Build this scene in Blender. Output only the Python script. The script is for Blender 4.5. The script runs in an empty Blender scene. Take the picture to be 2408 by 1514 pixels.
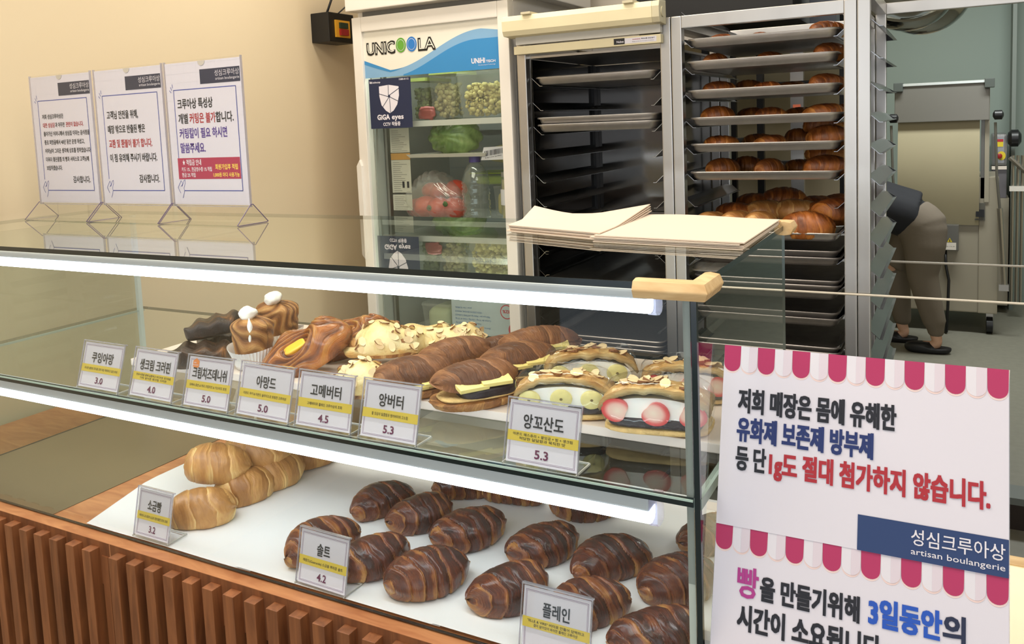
import bpy, bmesh, math, random
import numpy as np
from mathutils import Vector, Matrix, Euler
PI = math.pi
C = bpy.context.scene.collection
S = bpy.context.scene
random.seed(7)

# ------------------------------------------------------------------ camera, light, exposure
RX = (0.8817686601, 0.4699018915, -0.0409419392)
RY = (0.0080515182, -0.1017820098, -0.9947741430)
RZ = (-0.4716134043, 0.8768310184, -0.0935316101)
cd = bpy.data.cameras.new('camera'); cam = bpy.data.objects.new('camera', cd); C.objects.link(cam)
cam.matrix_world = Matrix(((RX[0], -RY[0], -RZ[0], 0), (RX[1], -RY[1], -RZ[1], 0), (RX[2], -RY[2], -RZ[2], 1.5), (0, 0, 0, 1)))
cd.sensor_width = 36; cd.sensor_fit = 'HORIZONTAL'; cd.lens = 1959.0 / 2408 * 36
cd.shift_y = (475.06 - 757) / 2408; cd.clip_start = 0.05; cd.clip_end = 60
S.camera = cam
w = bpy.data.worlds.new('world'); S.world = w; w.use_nodes = True
w.node_tree.nodes['Background'].inputs[0].default_value = (0.86, 0.92, 1.0, 1)
w.node_tree.nodes['Background'].inputs[1].default_value = 0.9
S.view_settings.view_transform = 'Standard'; S.view_settings.look = 'None'
S.view_settings.exposure = 0.08; S.view_settings.gamma = 1; S.view_settings.use_curve_mapping = False
S.cycles.transparent_max_bounces = 40; S.cycles.max_bounces = 10
S.cycles.caustics_reflective = False; S.cycles.caustics_refractive = False
S.cycles.sample_clamp_indirect = 6
def area(name, loc, size, power, col, rot=(0, 0, 0)):
    l = bpy.data.lights.new(name, 'AREA'); l.shape = 'RECTANGLE'; l.size, l.size_y = size
    l.energy = power; l.color = col
    o = bpy.data.objects.new(name, l); o.location = loc; o.rotation_euler = rot; C.objects.link(o); return o
area('ceiling_light', (-1.3, 0.6, 2.83), (1.2, 1.2), 30, (1.0, 0.89, 0.75))
area('ceiling_light', (-1.3, 2.2, 2.83), (1.6, 0.3), 24, (1.0, 0.92, 0.80))
area('ceiling_light', (0.6, 0.3, 2.83), (1.2, 1.2), 18, (1.0, 0.9, 0.8))
area('ceiling_light', (0.9, 2.0, 2.83), (1.0, 0.4), 16, (0.97, 0.98, 1.0))
area('ceiling_light', (0.2, 5.4, 2.83), (1.2, 0.4), 62, (0.96, 1.0, 0.97))
area('shop_window_daylight', (0.6, -2.9, 1.6), (4.5, 2.4), 38, (0.90, 0.94, 1.0), (math.radians(90), 0, 0))

# ------------------------------------------------------------------ materials
MATS = {}
def lin(c):
    return tuple(((x / 255) / 12.92 if x / 255 <= 0.04045 else ((x / 255 + 0.055) / 1.055) ** 2.4) for x in c) + (1,)
def mat(name, col, rough=0.5, metal=0.0, bump=0.0, bscale=60, var=0.0, vscale=4, stretch=(1, 1, 1), emis=0, coat=0, spec=None, sss=0, alpha=1):
    if name in MATS: return MATS[name]
    m = bpy.data.materials.new(name); m.use_nodes = True; nt = m.node_tree; b = nt.nodes['Principled BSDF']
    c = lin(col); b.inputs['Base Color'].default_value = c; b.inputs['Roughness'].default_value = rough
    b.inputs['Metallic'].default_value = metal; b.inputs['Coat Weight'].default_value = coat
    b.inputs['Alpha'].default_value = alpha
    if spec is not None: b.inputs['Specular IOR Level'].default_value = spec
    if sss: b.inputs['Subsurface Weight'].default_value = sss; b.inputs['Subsurface Radius'].default_value = (.01, .006, .003)
    if emis: b.inputs['Emission Color'].default_value = c; b.inputs['Emission Strength'].default_value = emis
    if var or bump:
        tc = nt.nodes.new('ShaderNodeTexCoord'); mp = nt.nodes.new('ShaderNodeMapping'); mp.inputs['Scale'].default_value = stretch
        nt.links.new(tc.outputs['Object'], mp.inputs['Vector'])
    if var:
        n = nt.nodes.new('ShaderNodeTexNoise'); n.inputs['Scale'].default_value = vscale; n.inputs['Detail'].default_value = 5
        r = nt.nodes.new('ShaderNodeMapRange'); r.inputs[3].default_value = 1 - var; r.inputs[4].default_value = 1 + var
        r.inputs[1].default_value = 0.25; r.inputs[2].default_value = 0.75
        mx = nt.nodes.new('ShaderNodeMix'); mx.data_type = 'RGBA'; mx.blend_type = 'MULTIPLY'; mx.inputs[0].default_value = 1; mx.inputs[6].default_value = c
        nt.links.new(mp.outputs[0], n.inputs['Vector']); nt.links.new(n.outputs['Fac'], r.inputs[0]); nt.links.new(r.outputs[0], mx.inputs[7])
        nt.links.new(mx.outputs[2], b.inputs['Base Color'])
    if bump:
        n2 = nt.nodes.new('ShaderNodeTexNoise'); n2.inputs['Scale'].default_value = bscale; n2.inputs['Detail'].default_value = 4
        bp = nt.nodes.new('ShaderNodeBump'); bp.inputs['Strength'].default_value = bump; bp.inputs['Distance'].default_value = 0.004
        nt.links.new(mp.outputs[0], n2.inputs['Vector']); nt.links.new(n2.outputs['Fac'], bp.inputs['Height']); nt.links.new(bp.outputs[0], b.inputs['Normal'])
    MATS[name] = m; return m
def glass(name, tint=(1, 1, 1), ior=1.5, rough=0.0, mul=1.0, haze=0.0, hazecol=(1, 1, 1)):
    if name in MATS: return MATS[name]
    m = bpy.data.materials.new(name); m.use_nodes = True; nt = m.node_tree; nt.nodes.clear()
    out = nt.nodes.new('ShaderNodeOutputMaterial'); t = nt.nodes.new('ShaderNodeBsdfTransparent'); g = nt.nodes.new('ShaderNodeBsdfGlossy')
    t.inputs[0].default_value = (*tint, 1); g.inputs['Roughness'].default_value = rough; g.inputs[0].default_value = (0.96, 1, 0.98, 1)
    f = nt.nodes.new('ShaderNodeFresnel'); f.inputs[0].default_value = ior
    ge = nt.nodes.new('ShaderNodeNewGeometry'); a = nt.nodes.new('ShaderNodeMath'); a.operation = 'SUBTRACT'; a.inputs[0].default_value = 1
    b = nt.nodes.new('ShaderNodeMath'); b.operation = 'MULTIPLY'; c = nt.nodes.new('ShaderNodeMath'); c.operation = 'MULTIPLY'; c.inputs[1].default_value = mul; c.use_clamp = True
    nt.links.new(ge.outputs['Backfacing'], a.inputs[1]); nt.links.new(a.outputs[0], b.inputs[0]); nt.links.new(f.outputs[0], b.inputs[1]); nt.links.new(b.outputs[0], c.inputs[0])
    mx = nt.nodes.new('ShaderNodeMixShader'); nt.links.new(c.outputs[0], mx.inputs[0]); nt.links.new(g.outputs[0], mx.inputs[2])
    if haze:
        d = nt.nodes.new('ShaderNodeBsdfDiffuse'); d.inputs[0].default_value = (*hazecol, 1); m2 = nt.nodes.new('ShaderNodeMixShader'); m2.inputs[0].default_value = haze
        nt.links.new(t.outputs[0], m2.inputs[1]); nt.links.new(d.outputs[0], m2.inputs[2]); nt.links.new(m2.outputs[0], mx.inputs[1])
    else: nt.links.new(t.outputs[0], mx.inputs[1])
    nt.links.new(mx.outputs[0], out.inputs[0]); MATS[name] = m; return m
def ramp_mat(name, stops, rough=(0.3, 0.55), bump=0.5, fine=9.0, nmix=0.35, coat=0.0, flake=26, swirl=.35):
    """pastry crust: colour from the 'tone' attribute plus fine striations that follow the dough ('flow')"""
    m = bpy.data.materials.new(name); m.use_nodes = True; nt = m.node_tree; N = nt.nodes.new; L = nt.links.new; b = nt.nodes['Principled BSDF']
    at = N('ShaderNodeAttribute'); at.attribute_name = 'tone'; fl = N('ShaderNodeAttribute'); fl.attribute_name = 'flow'
    mp = N('ShaderNodeMapping'); mp.inputs['Scale'].default_value = (fine, 1.0, 1); L(fl.outputs['Vector'], mp.inputs[0])
    n = N('ShaderNodeTexNoise'); n.inputs['Scale'].default_value = 1.0; n.inputs['Detail'].default_value = 6; n.inputs['Roughness'].default_value = .62; n.inputs['Distortion'].default_value = swirl; L(mp.outputs[0], n.inputs['Vector'])
    tc = N('ShaderNodeTexCoord'); n2 = N('ShaderNodeTexNoise'); n2.inputs['Scale'].default_value = flake; n2.inputs['Detail'].default_value = 7; n2.inputs['Roughness'].default_value = .6; L(tc.outputs['Object'], n2.inputs['Vector'])
    a1 = N('ShaderNodeMath'); a1.operation = 'MULTIPLY_ADD'; a1.inputs[1].default_value = nmix * 2; L(n.outputs['Fac'], a1.inputs[0]); L(at.outputs['Fac'], a1.inputs[2])
    a2 = N('ShaderNodeMath'); a2.operation = 'MULTIPLY_ADD'; a2.inputs[1].default_value = nmix * 2.2; L(n2.outputs['Fac'], a2.inputs[0]); L(a1.outputs[0], a2.inputs[2])
    a3 = N('ShaderNodeMath'); a3.operation = 'SUBTRACT'; a3.inputs[1].default_value = nmix * 2.1; L(a2.outputs[0], a3.inputs[0])
    r = N('ShaderNodeValToRGB'); L(a3.outputs[0], r.inputs[0]); e = r.color_ramp.elements
    while len(e) < len(stops): e.new(.5)
    for k, (p, c) in enumerate(stops): e[k].position = p; e[k].color = lin(c)
    L(r.outputs[0], b.inputs['Base Color'])
    mr = N('ShaderNodeMapRange'); mr.inputs[3].default_value, mr.inputs[4].default_value = rough; L(a3.outputs[0], mr.inputs[0]); L(mr.outputs[0], b.inputs['Roughness'])
    bp = N('ShaderNodeBump'); bp.inputs['Strength'].default_value = bump; bp.inputs['Distance'].default_value = .0035
    ad = N('ShaderNodeMath'); ad.operation = 'ADD'; L(n.outputs['Fac'], ad.inputs[0]); L(n2.outputs['Fac'], ad.inputs[1]); L(ad.outputs[0], bp.inputs['Height']); L(bp.outputs[0], b.inputs['Normal'])
    b.inputs['Coat Weight'].default_value = coat; b.inputs['Coat Roughness'].default_value = .18
    MATS[name] = m; return m

M_dark = ramp_mat('glazed_croissant_crust', [(0, (54, 17, 9)), (.28, (102, 42, 19)), (.52, (152, 84, 40)), (.82, (208, 148, 78)), (1, (230, 184, 112))], (.14, .5), 1.0, 18, .27, .6, 44)
M_rack = ramp_mat('rack_croissant_crust', [(0, (96, 46, 18)), (.32, (164, 94, 38)), (.65, (208, 138, 64)), (1, (236, 184, 108))], (.35, .55), .4, 8, .25)
M_pale = ramp_mat('pale_roll_crust', [(0, (150, 98, 48)), (.35, (190, 136, 76)), (.65, (214, 168, 102)), (1, (240, 214, 150))], (.38, .5), .45, 5, .34, .12, 22)
M_matte = ramp_mat('matte_croissant_crust', [(0, (96, 54, 30)), (.35, (146, 92, 54)), (.7, (178, 126, 80)), (1, (216, 174, 120))], (.4, .6), 1.0, 12, .30, .1, 60, .9)
M_burnt = ramp_mat('burnt_caramel_crust', [(0, (22, 13, 10)), (.5, (50, 32, 22)), (.8, (100, 62, 30)), (1, (160, 104, 50))], (.28, .5), .8, 6, .4, .2)
M_glazed = ramp_mat('syrup_glazed_danish_crust', [(0, (96, 44, 14)), (.4, (168, 94, 34)), (.75, (196, 128, 54)), (1, (234, 186, 106))], (.16, .36), .9, 6, .34, .6, 40, 1.2)
M_cruf = ramp_mat('cruffin_crust', [(0, (104, 60, 28)), (.4, (164, 108, 54)), (.75, (202, 152, 90)), (1, (232, 198, 140))], (.36, .5), .9, 4, .34, .1, 44, 1.6)
M_topping = ramp_mat('almond_cream_topping', [(0, (140, 84, 40)), (.25, (206, 160, 92)), (.55, (232, 208, 146)), (1, (244, 228, 176))], (.5, .6), .6, 3, .36, 0, 40)
M_crumb = mat('pale_bread_crumb', (226, 190, 126), .8, bump=.8, bscale=160, var=.18, vscale=60)
M_bean = mat('red_bean_paste', (44, 33, 38), .42, bump=.5, bscale=120, var=.2, vscale=60)
M_butter = mat('butter', (240, 222, 140), .35, sss=.1)
M_cream = mat('whipped_cream', (250, 248, 240), .45, bump=.25, bscale=60, sss=.1)
M_banana = mat('banana_flesh', (232, 220, 148), .4, var=.08, vscale=120)
M_bseed = mat('banana_seed_mark', (120, 104, 60), .6)
M_egg = mat('yellow_custard_cheese', (246, 190, 60), .3, var=.06, vscale=60)
M_flake = mat('almond_flake', (240, 214, 166), .5)
M_flakeb = mat('almond_skin', (132, 84, 46), .6)
M_glass = glass('case_glass', (.975, .99, .985), 1.5)
M_topglass = glass('top_glass', (.965, .985, .975), 1.55, mul=1.25)
M_endglass = glass('end_glass_shade_tint', (.84, .875, .86), 1.5, mul=1.2)  # tint puts the shade of the dark wall gap into the pane's colour
M_edge = mat('glass_edge_dark_green', (10, 28, 32), .12, spec=.7)
M_edgel = mat('glass_edge_pale_green', (176, 202, 192), .25)
M_film = glass('clear_film', (.99, .99, .99), 1.35, .05, 1.1)
M_acryl = glass('clear_acrylic', (.985, .985, .985), 1.45, .02, 1.2)
M_acryledge = glass('acrylic_edge', (.72, .70, .78), 1.5, .1, 2.0, .25, (.9, .9, .95))
M_plastic = glass('clear_plastic', (.93, .94, .92), 1.4, .05, 1.3, .1, (.95, .95, .95))
M_frglass = glass('fridge_door_glass', (.93, .95, .93), 1.5, .0, .8)
M_steel = mat('brushed_steel', (190, 186, 180), .33, 1.0, var=.12, vscale=5, stretch=(1, 1, .15))
M_steeld = mat('polished_steel_panel', (98, 96, 94), .10, 1.0, bump=.05, bscale=3)
M_rail = mat('tray_rail_steel', (188, 188, 186), .2, 1.0, var=.1, vscale=4)
M_rail2 = mat('rack_rail_steel', (150, 150, 152), .22, 1.0, var=.15, vscale=5)
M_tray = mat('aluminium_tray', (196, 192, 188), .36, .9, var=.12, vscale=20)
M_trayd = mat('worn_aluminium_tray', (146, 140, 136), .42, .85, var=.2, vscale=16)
M_alu = mat('lamp_housing_aluminium', (206, 210, 216), .45, .1)
M_white = mat('white_enamel', (232, 226, 216), .35)
M_cream2 = mat('cream_plastic', (226, 214, 176), .5, var=.04, vscale=8)
M_paper = mat('white_paper', (226, 222, 232), .7)
M_parch = mat('white_parchment', (238, 239, 240), .6, bump=.12, bscale=9)
M_wrap = mat('cream_wrapping_paper', (228, 210, 190), .75)
M_black = mat('black_plastic', (18, 18, 20), .4)
M_navy = mat('navy_print', (28, 38, 70), .6); M_navyp = mat('navy_logo_block', (32, 58, 108), .55)
M_ink = mat('black_ink', (32, 34, 44), .7); M_inkp = mat('dark_blue_ink', (34, 52, 110), .7)
M_red = mat('red_ink', (176, 44, 56), .7); M_violet = mat('violet_ink', (84, 58, 146), .7)
M_plum = mat('plum_ink', (104, 42, 78), .7); M_line = mat('fine_plum_line', (138, 104, 140), .7)
M_blue = mat('blue_line_ink', (56, 72, 160), .7); M_yel = mat('yellow_band', (234, 206, 78), .65)
M_pink = mat('pink_awning_print', (182, 48, 98), .6); M_pale2 = mat('pale_awning_print', (224, 212, 222), .6); M_peach = mat('peach_print', (240, 214, 210), .65)
M_crim = mat('crimson_print', (176, 44, 82), .6); M_ylt = mat('yellow_lettering_ink', (250, 222, 90), .6); M_brightblue = mat('bright_blue_ink', (28, 84, 190), .6); M_magenta = mat('magenta_ink', (176, 56, 140), .6)
M_wht = mat('white_ink', (230, 226, 234), .6)
def wood(name, c1, c2, rough=.45, scale=(2, 2, 14), axis='z'):
    m = bpy.data.materials.new(name); m.use_nodes = True; nt = m.node_tree; N = nt.nodes.new; L = nt.links.new; b = nt.nodes['Principled BSDF']
    tc = N('ShaderNodeTexCoord'); mp = N('ShaderNodeMapping'); mp.inputs['Scale'].default_value = scale; L(tc.outputs['Object'], mp.inputs[0])
    oi = N('ShaderNodeObjectInfo'); ad = N('ShaderNodeVectorMath'); ad.operation = 'MULTIPLY_ADD'; L(oi.outputs['Random'], ad.inputs[0]); ad.inputs[1].default_value = (9, 7, 5); L(mp.outputs[0], ad.inputs[2])
    n = N('ShaderNodeTexNoise'); n.inputs['Scale'].default_value = 3; n.inputs['Detail'].default_value = 8; n.inputs['Distortion'].default_value = 1.2; L(ad.outputs[0], n.inputs['Vector'])
    r = N('ShaderNodeValToRGB'); r.color_ramp.elements[0].position = .3; r.color_ramp.elements[1].position = .72
    r.color_ramp.elements[0].color = lin(c1); r.color_ramp.elements[1].color = lin(c2); L(n.outputs['Fac'], r.inputs[0])
    hs = N('ShaderNodeHueSaturation'); mr = N('ShaderNodeMapRange'); mr.inputs[3].default_value = .82; mr.inputs[4].default_value = 1.12; L(oi.outputs['Random'], mr.inputs[0]); L(mr.outputs[0], hs.inputs['Value']); L(r.outputs[0], hs.inputs['Color'])
    L(hs.outputs[0], b.inputs['Base Color']); b.inputs['Roughness'].default_value = rough; MATS[name] = m; return m
M_slat = wood('stained_slat_wood', (112, 66, 38), (156, 98, 58), .5, (14, 14, 1.6))
M_wood = wood('orange_wood_top', (164, 104, 66), (200, 142, 96), .42, (3, 12, 6))
M_bump = wood('wood_grain_foam', (206, 168, 116), (232, 202, 152), .6, (4, 18, 18))
M_tan = mat('grey_brown_liner', (118, 104, 78), .35, var=.1, vscale=3, spec=.6)
M_marble = mat('cream_board', (232, 218, 206), .35, var=.05, vscale=6, stretch=(1, 6, 1))

# ------------------------------------------------------------------ mesh helpers
class MB:
    def __init__(s): s.v = []; s.f = []; s.m = []
    def add(s, vs, fs, mi=0):
        o = len(s.v); s.v += [tuple(v) for v in vs]; s.f += [tuple(i + o for i in f) for f in fs]; s.m += ([mi] * len(fs) if isinstance(mi, int) else list(mi)); return s
    def box(s, x0, x1, y0, y1, z0, z1, mi=0):
        vs = [(x, y, z) for z in (z0, z1) for y in (y0, y1) for x in (x0, x1)]
        return s.add(vs, [(0, 2, 3, 1), (4, 5, 7, 6), (0, 1, 5, 4), (2, 6, 7, 3), (0, 4, 6, 2), (1, 3, 7, 5)], mi)
    def quad(s, a, b, c, d, mi=0): return s.add([a, b, c, d], [(0, 1, 2, 3)], mi)
    def ring(s, rings, close=False, cap0=True, cap1=True, mi=0):
        n = len(rings[0]); vs = [p for r in rings for p in r]; fs = []
        K = len(rings)
        for k in range(K - (0 if close else 1)):
            a = k * n; b = ((k + 1) % K) * n
            for i in range(n): j = (i + 1) % n; fs.append((a + i, a + j, b + j, b + i))
        if not close:
            if cap0: fs.append(tuple(range(n))[::-1])
            if cap1: fs.append(tuple((K - 1) * n + i for i in range(n)))
        return s.add(vs, fs, mi)
    def lathe(s, prof, c=(0, 0, 0), n=24, axis='z', mi=0, cap0=True, cap1=True):
        rs = []
        for r, h in prof:
            q = []
            for i in range(n):
                a = 2 * PI * i / n; x, y = r * math.cos(a), r * math.sin(a)
                q.append((c[0] + x, c[1] + y, c[2] + h) if axis == 'z' else (c[0] + x, c[1] + h, c[2] - y) if axis == 'y' else (c[0] + h, c[1] + x, c[2] + y))
            rs.append(q)
        return s.ring(rs, False, cap0, cap1, mi)
    def tube(s, pts, r, n=8, mi=0, caps=True):
        pts = [Vector(p) for p in pts]; rs = []; up = Vector((0, 0, 1))
        for i, p in enumerate(pts):
            d = (pts[min(i + 1, len(pts) - 1)] - pts[max(i - 1, 0)]).normalized()
            u = up if abs(d.dot(up)) < .95 else Vector((1, 0, 0)); a = d.cross(u).normalized(); b = a.cross(d)
            rr = r[i] if isinstance(r, (list, tuple)) else r
            rs.append([tuple(p + a * rr * math.cos(2 * PI * k / n) + b * rr * math.sin(2 * PI * k / n)) for k in range(n)])
        return s.ring(rs, False, caps, caps, mi)
    def prism(s, poly, a0, a1, axis='x', mi=0):
        """poly of (p,q) extruded along axis: x -> (y,z), y -> (x,z), z -> (x,y)"""
        def P(p, t): return (t, p[0], p[1]) if axis == 'x' else (p[0], t, p[1]) if axis == 'y' else (p[0], p[1], t)
        return s.ring([[P(p, a0) for p in poly], [P(p, a1) for p in poly]], mi=mi)
    def mesh(s, name, mats, smooth=False, bev=0, attrs=None, recalc=True):
        me = bpy.data.meshes.new(name); me.from_pydata(s.v, [], s.f)
        for m in (mats if isinstance(mats, (list, tuple)) else [mats]): me.materials.append(m)
        me.polygons.foreach_set('material_index', s.m)
        if recalc or bev:
            b = bmesh.new(); b.from_mesh(me)
            if recalc: bmesh.ops.recalc_face_normals(b, faces=b.faces)
            if bev: bmesh.ops.bevel(b, geom=[e for e in b.edges if e.calc_face_angle(0) > .6], offset=bev, segments=2, profile=.7, affect='EDGES')
            b.to_mesh(me); b.free()
        if smooth: me.polygons.foreach_set('use_smooth', [True] * len(me.polygons))
        if smooth == 'auto' or (smooth is not True and smooth):
            try: me.set_sharp_from_angle(angle=math.radians(40))
            except Exception: pass
        return me
    def build(s, name, mats, parent=None, smooth=False, bev=0, recalc=True, **k):
        return link(name, s.mesh(name, mats, smooth, bev, recalc=recalc), parent, **k)
def link(name, me, parent=None, label=None, cat=None, group=None, kind=None, loc=None, rot=None, scale=None):
    o = bpy.data.objects.new(name, me); C.objects.link(o)
    if parent is not None: o.parent = parent
    if loc is not None: o.location = loc
    if rot is not None: o.rotation_euler = rot
    if scale is not None: o.scale = scale
    if label: o['label'] = label
    if cat: o['category'] = cat
    if group: o['group'] = group
    if kind: o['kind'] = kind
    return o
def thing(name, label, cat, loc=(0, 0, 0), rotz=0, group=None):
    return link(name, None, None, label, cat, group, None, loc, (0, 0, rotz))
def kids(o): return [c for c in bpy.data.objects if c.parent == o]
def B(x0, x1, y0, y1, z0, z1, mi=0): return MB().box(x0, x1, y0, y1, z0, z1, mi)

def nz(seed, n=9, f=3.0):
    r = np.random.RandomState(seed); k = r.normal(0, f, (n, 3)); p = r.uniform(0, 6.28, n); a = 1 / (0.5 + np.linalg.norm(k, axis=1) / f)
    a /= a.sum()
    return lambda x, y, z=0: sum(a[i] * np.sin(k[i, 0] * x + k[i, 1] * y + k[i, 2] * z + p[i]) for i in range(n)) * 1.6
def grid_mesh(name, P, tone, flow, m, wrapv=True, poles=True):
    nu, nv = P.shape[:2]; vs = P.reshape(-1, 3).tolist(); fs = []
    for i in range(nu - 1):
        for j in range(nv if wrapv else nv - 1):
            k = (j + 1) % nv; fs.append((i * nv + j, i * nv + k, (i + 1) * nv + k, (i + 1) * nv + j))
    if poles: fs.append(tuple(range(nv))[::-1]); fs.append(tuple((nu - 1) * nv + j for j in range(nv)))
    me = bpy.data.meshes.new(name); me.from_pydata(vs, [], fs); me.materials.append(m)
    b = bmesh.new(); b.from_mesh(me); bmesh.ops.recalc_face_normals(b, faces=b.faces); b.to_mesh(me); b.free()
    me.polygons.foreach_set('use_smooth', [True] * len(me.polygons))
    if tone is not None:
        a = me.attributes.new('tone', 'FLOAT', 'POINT'); a.data.foreach_set('value', np.asarray(tone, np.float32).ravel())
        a = me.attributes.new('flow', 'FLOAT_VECTOR', 'POINT'); a.data.foreach_set('vector', np.asarray(flow, np.float32).ravel())
    return me
def roll_mesh(name, seed, m, L=.155, W=.088, H=.066, nb=7, curve=.10, skew=.45, step=.10, nu=150, nv=52, half=None, tip=.20, gold=1.0, twist=0.0, rough=1.0):
    """crescent of rolled dough: overlapping bands stepping down towards both tips, laminated edges showing"""
    rs = np.random.RandomState(seed)
    s = np.linspace(-1, 1, nu)[:, None]; v = np.linspace(0, 2 * PI, nv, endpoint=False)[None, :]
    n1, n2, n3, n4 = nz(seed, 9, 2.2), nz(seed + 50, 12, 6), nz(seed + 99, 12, 1.1), nz(seed + 33, 14, 4)
    sx, cv, sv = s + 0 * v, np.cos(v) + 0 * s, np.sin(v) + 0 * s
    asym = .08 * rs.uniform(-1, 1)
    q = np.abs(sx + asym * (1 - sx ** 2))
    R = np.clip(1 - q ** 2.15, 0, 1) ** .72; R = R * (1 - tip) + tip * np.clip(1 - q ** 8, 0, 1) ** .5
    a = sx * nb / 2 + skew * cv + .30 * n1(sx * 1.2, cv * .9, sv * .9) + .05 * n4(sx, cv * 2, sv * 2) * rough + twist * sv
    k = np.floor(np.abs(a) + .5); fr = np.abs(a) + .5 - k; kk = (k * 2 + (a > 0)).astype(int)
    bt = rs.uniform(-.12, .14, 40)[kk]; bw = rs.uniform(.18, .50, 40)[kk]
    lam = 1 / (1 + np.exp(-(bw - fr + .10 * n4(sx * 3, cv * 3, sv * 3)) / .035))
    mid = np.clip((k < .5) * 1.0, 0, 1)
    prof = np.where(k < .5, 1 - np.abs(2 * fr - 1) ** 4 * .7, np.clip(fr / .12, 0, 1) ** .7 * (1 - .25 * fr) - .75 * np.clip((fr - .90) / .10, 0, 1) ** 1.5)
    rr = R * (1 + step * (prof - .7) + .05 * n3(sx * 3, cv, sv) + rough * .022 * n2(sx * 4, cv * 2, sv * 2) + rough * .012 * lam * np.sin(a * 44 + 3 * n1(sx * 2, cv, sv)))
    y = cv * rr * W / 2 + curve * L * (sx ** 2 - .3); z = sv * rr * H / 2 * 1.15
    fl = -.60 * H / 2
    z = np.where(z < fl, fl + (z - fl) * .12, z)
    if half == 'top': z = np.where(z < .1 * H, .1 * H + (z - .1 * H) * .05, z)
    if half == 'bottom': z = np.where(z > .0 * H, (z) * .08, z)
    x = sx * L / 2 * (1 - .03 * n3(cv, sv, sx)) + .004 * n2(cv, sv, sx)
    P = np.stack([x, y, z - fl], -1)
    side = np.clip(.30 - sv, 0, 1)
    tone = .14 + bt + gold * lam * (.26 + .30 * n4(sx * 2, cv * 1.5, sv)) + gold * .30 * np.exp(-(fr / .06) ** 2) * (k > .5) + .30 * side + .14 * n3(sx * 4, cv * 2, sv * 3) + .16 * np.abs(s) ** 3
    flow = np.stack([a, v * .8 + 0 * s, sx * 0 + seed * 3.7], -1)
    return grid_mesh(name, P, tone, flow, m)
def blob_mesh(name, seed, m, sx, sy, sz, amp=.1, f=2.5, e=1.0, nu=26, nv=36, zcut=None, ridges=0, fn=None):
    th = np.linspace(.02, PI - .02, nu)[:, None]; ph = np.linspace(0, 2 * PI, nv, endpoint=False)[None, :]
    X, Y, Z = np.sin(th) * np.cos(ph), np.sin(th) * np.sin(ph), np.cos(th) + 0 * ph
    n = nz(seed, 12, f); n2 = nz(seed + 5, 12, f * 2.6); d = 1 + amp * n(X, Y, Z) + amp * .4 * n2(X, Y, Z)
    pw = lambda q: np.sign(q) * np.abs(q) ** e
    P = np.stack([pw(X) * sx * d, pw(Y) * sy * d, pw(Z) * sz * d], -1)
    if fn is not None: P = fn(P, X, Y, Z)
    if zcut is not None: P[..., 2] = np.where(P[..., 2] < zcut, zcut + (P[..., 2] - zcut) * .1, P[..., 2])
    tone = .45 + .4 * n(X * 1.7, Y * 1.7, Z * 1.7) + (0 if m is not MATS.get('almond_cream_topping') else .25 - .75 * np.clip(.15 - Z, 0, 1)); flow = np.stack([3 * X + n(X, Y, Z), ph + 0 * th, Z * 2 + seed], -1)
    return grid_mesh(name, P, tone, flow, m)

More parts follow.
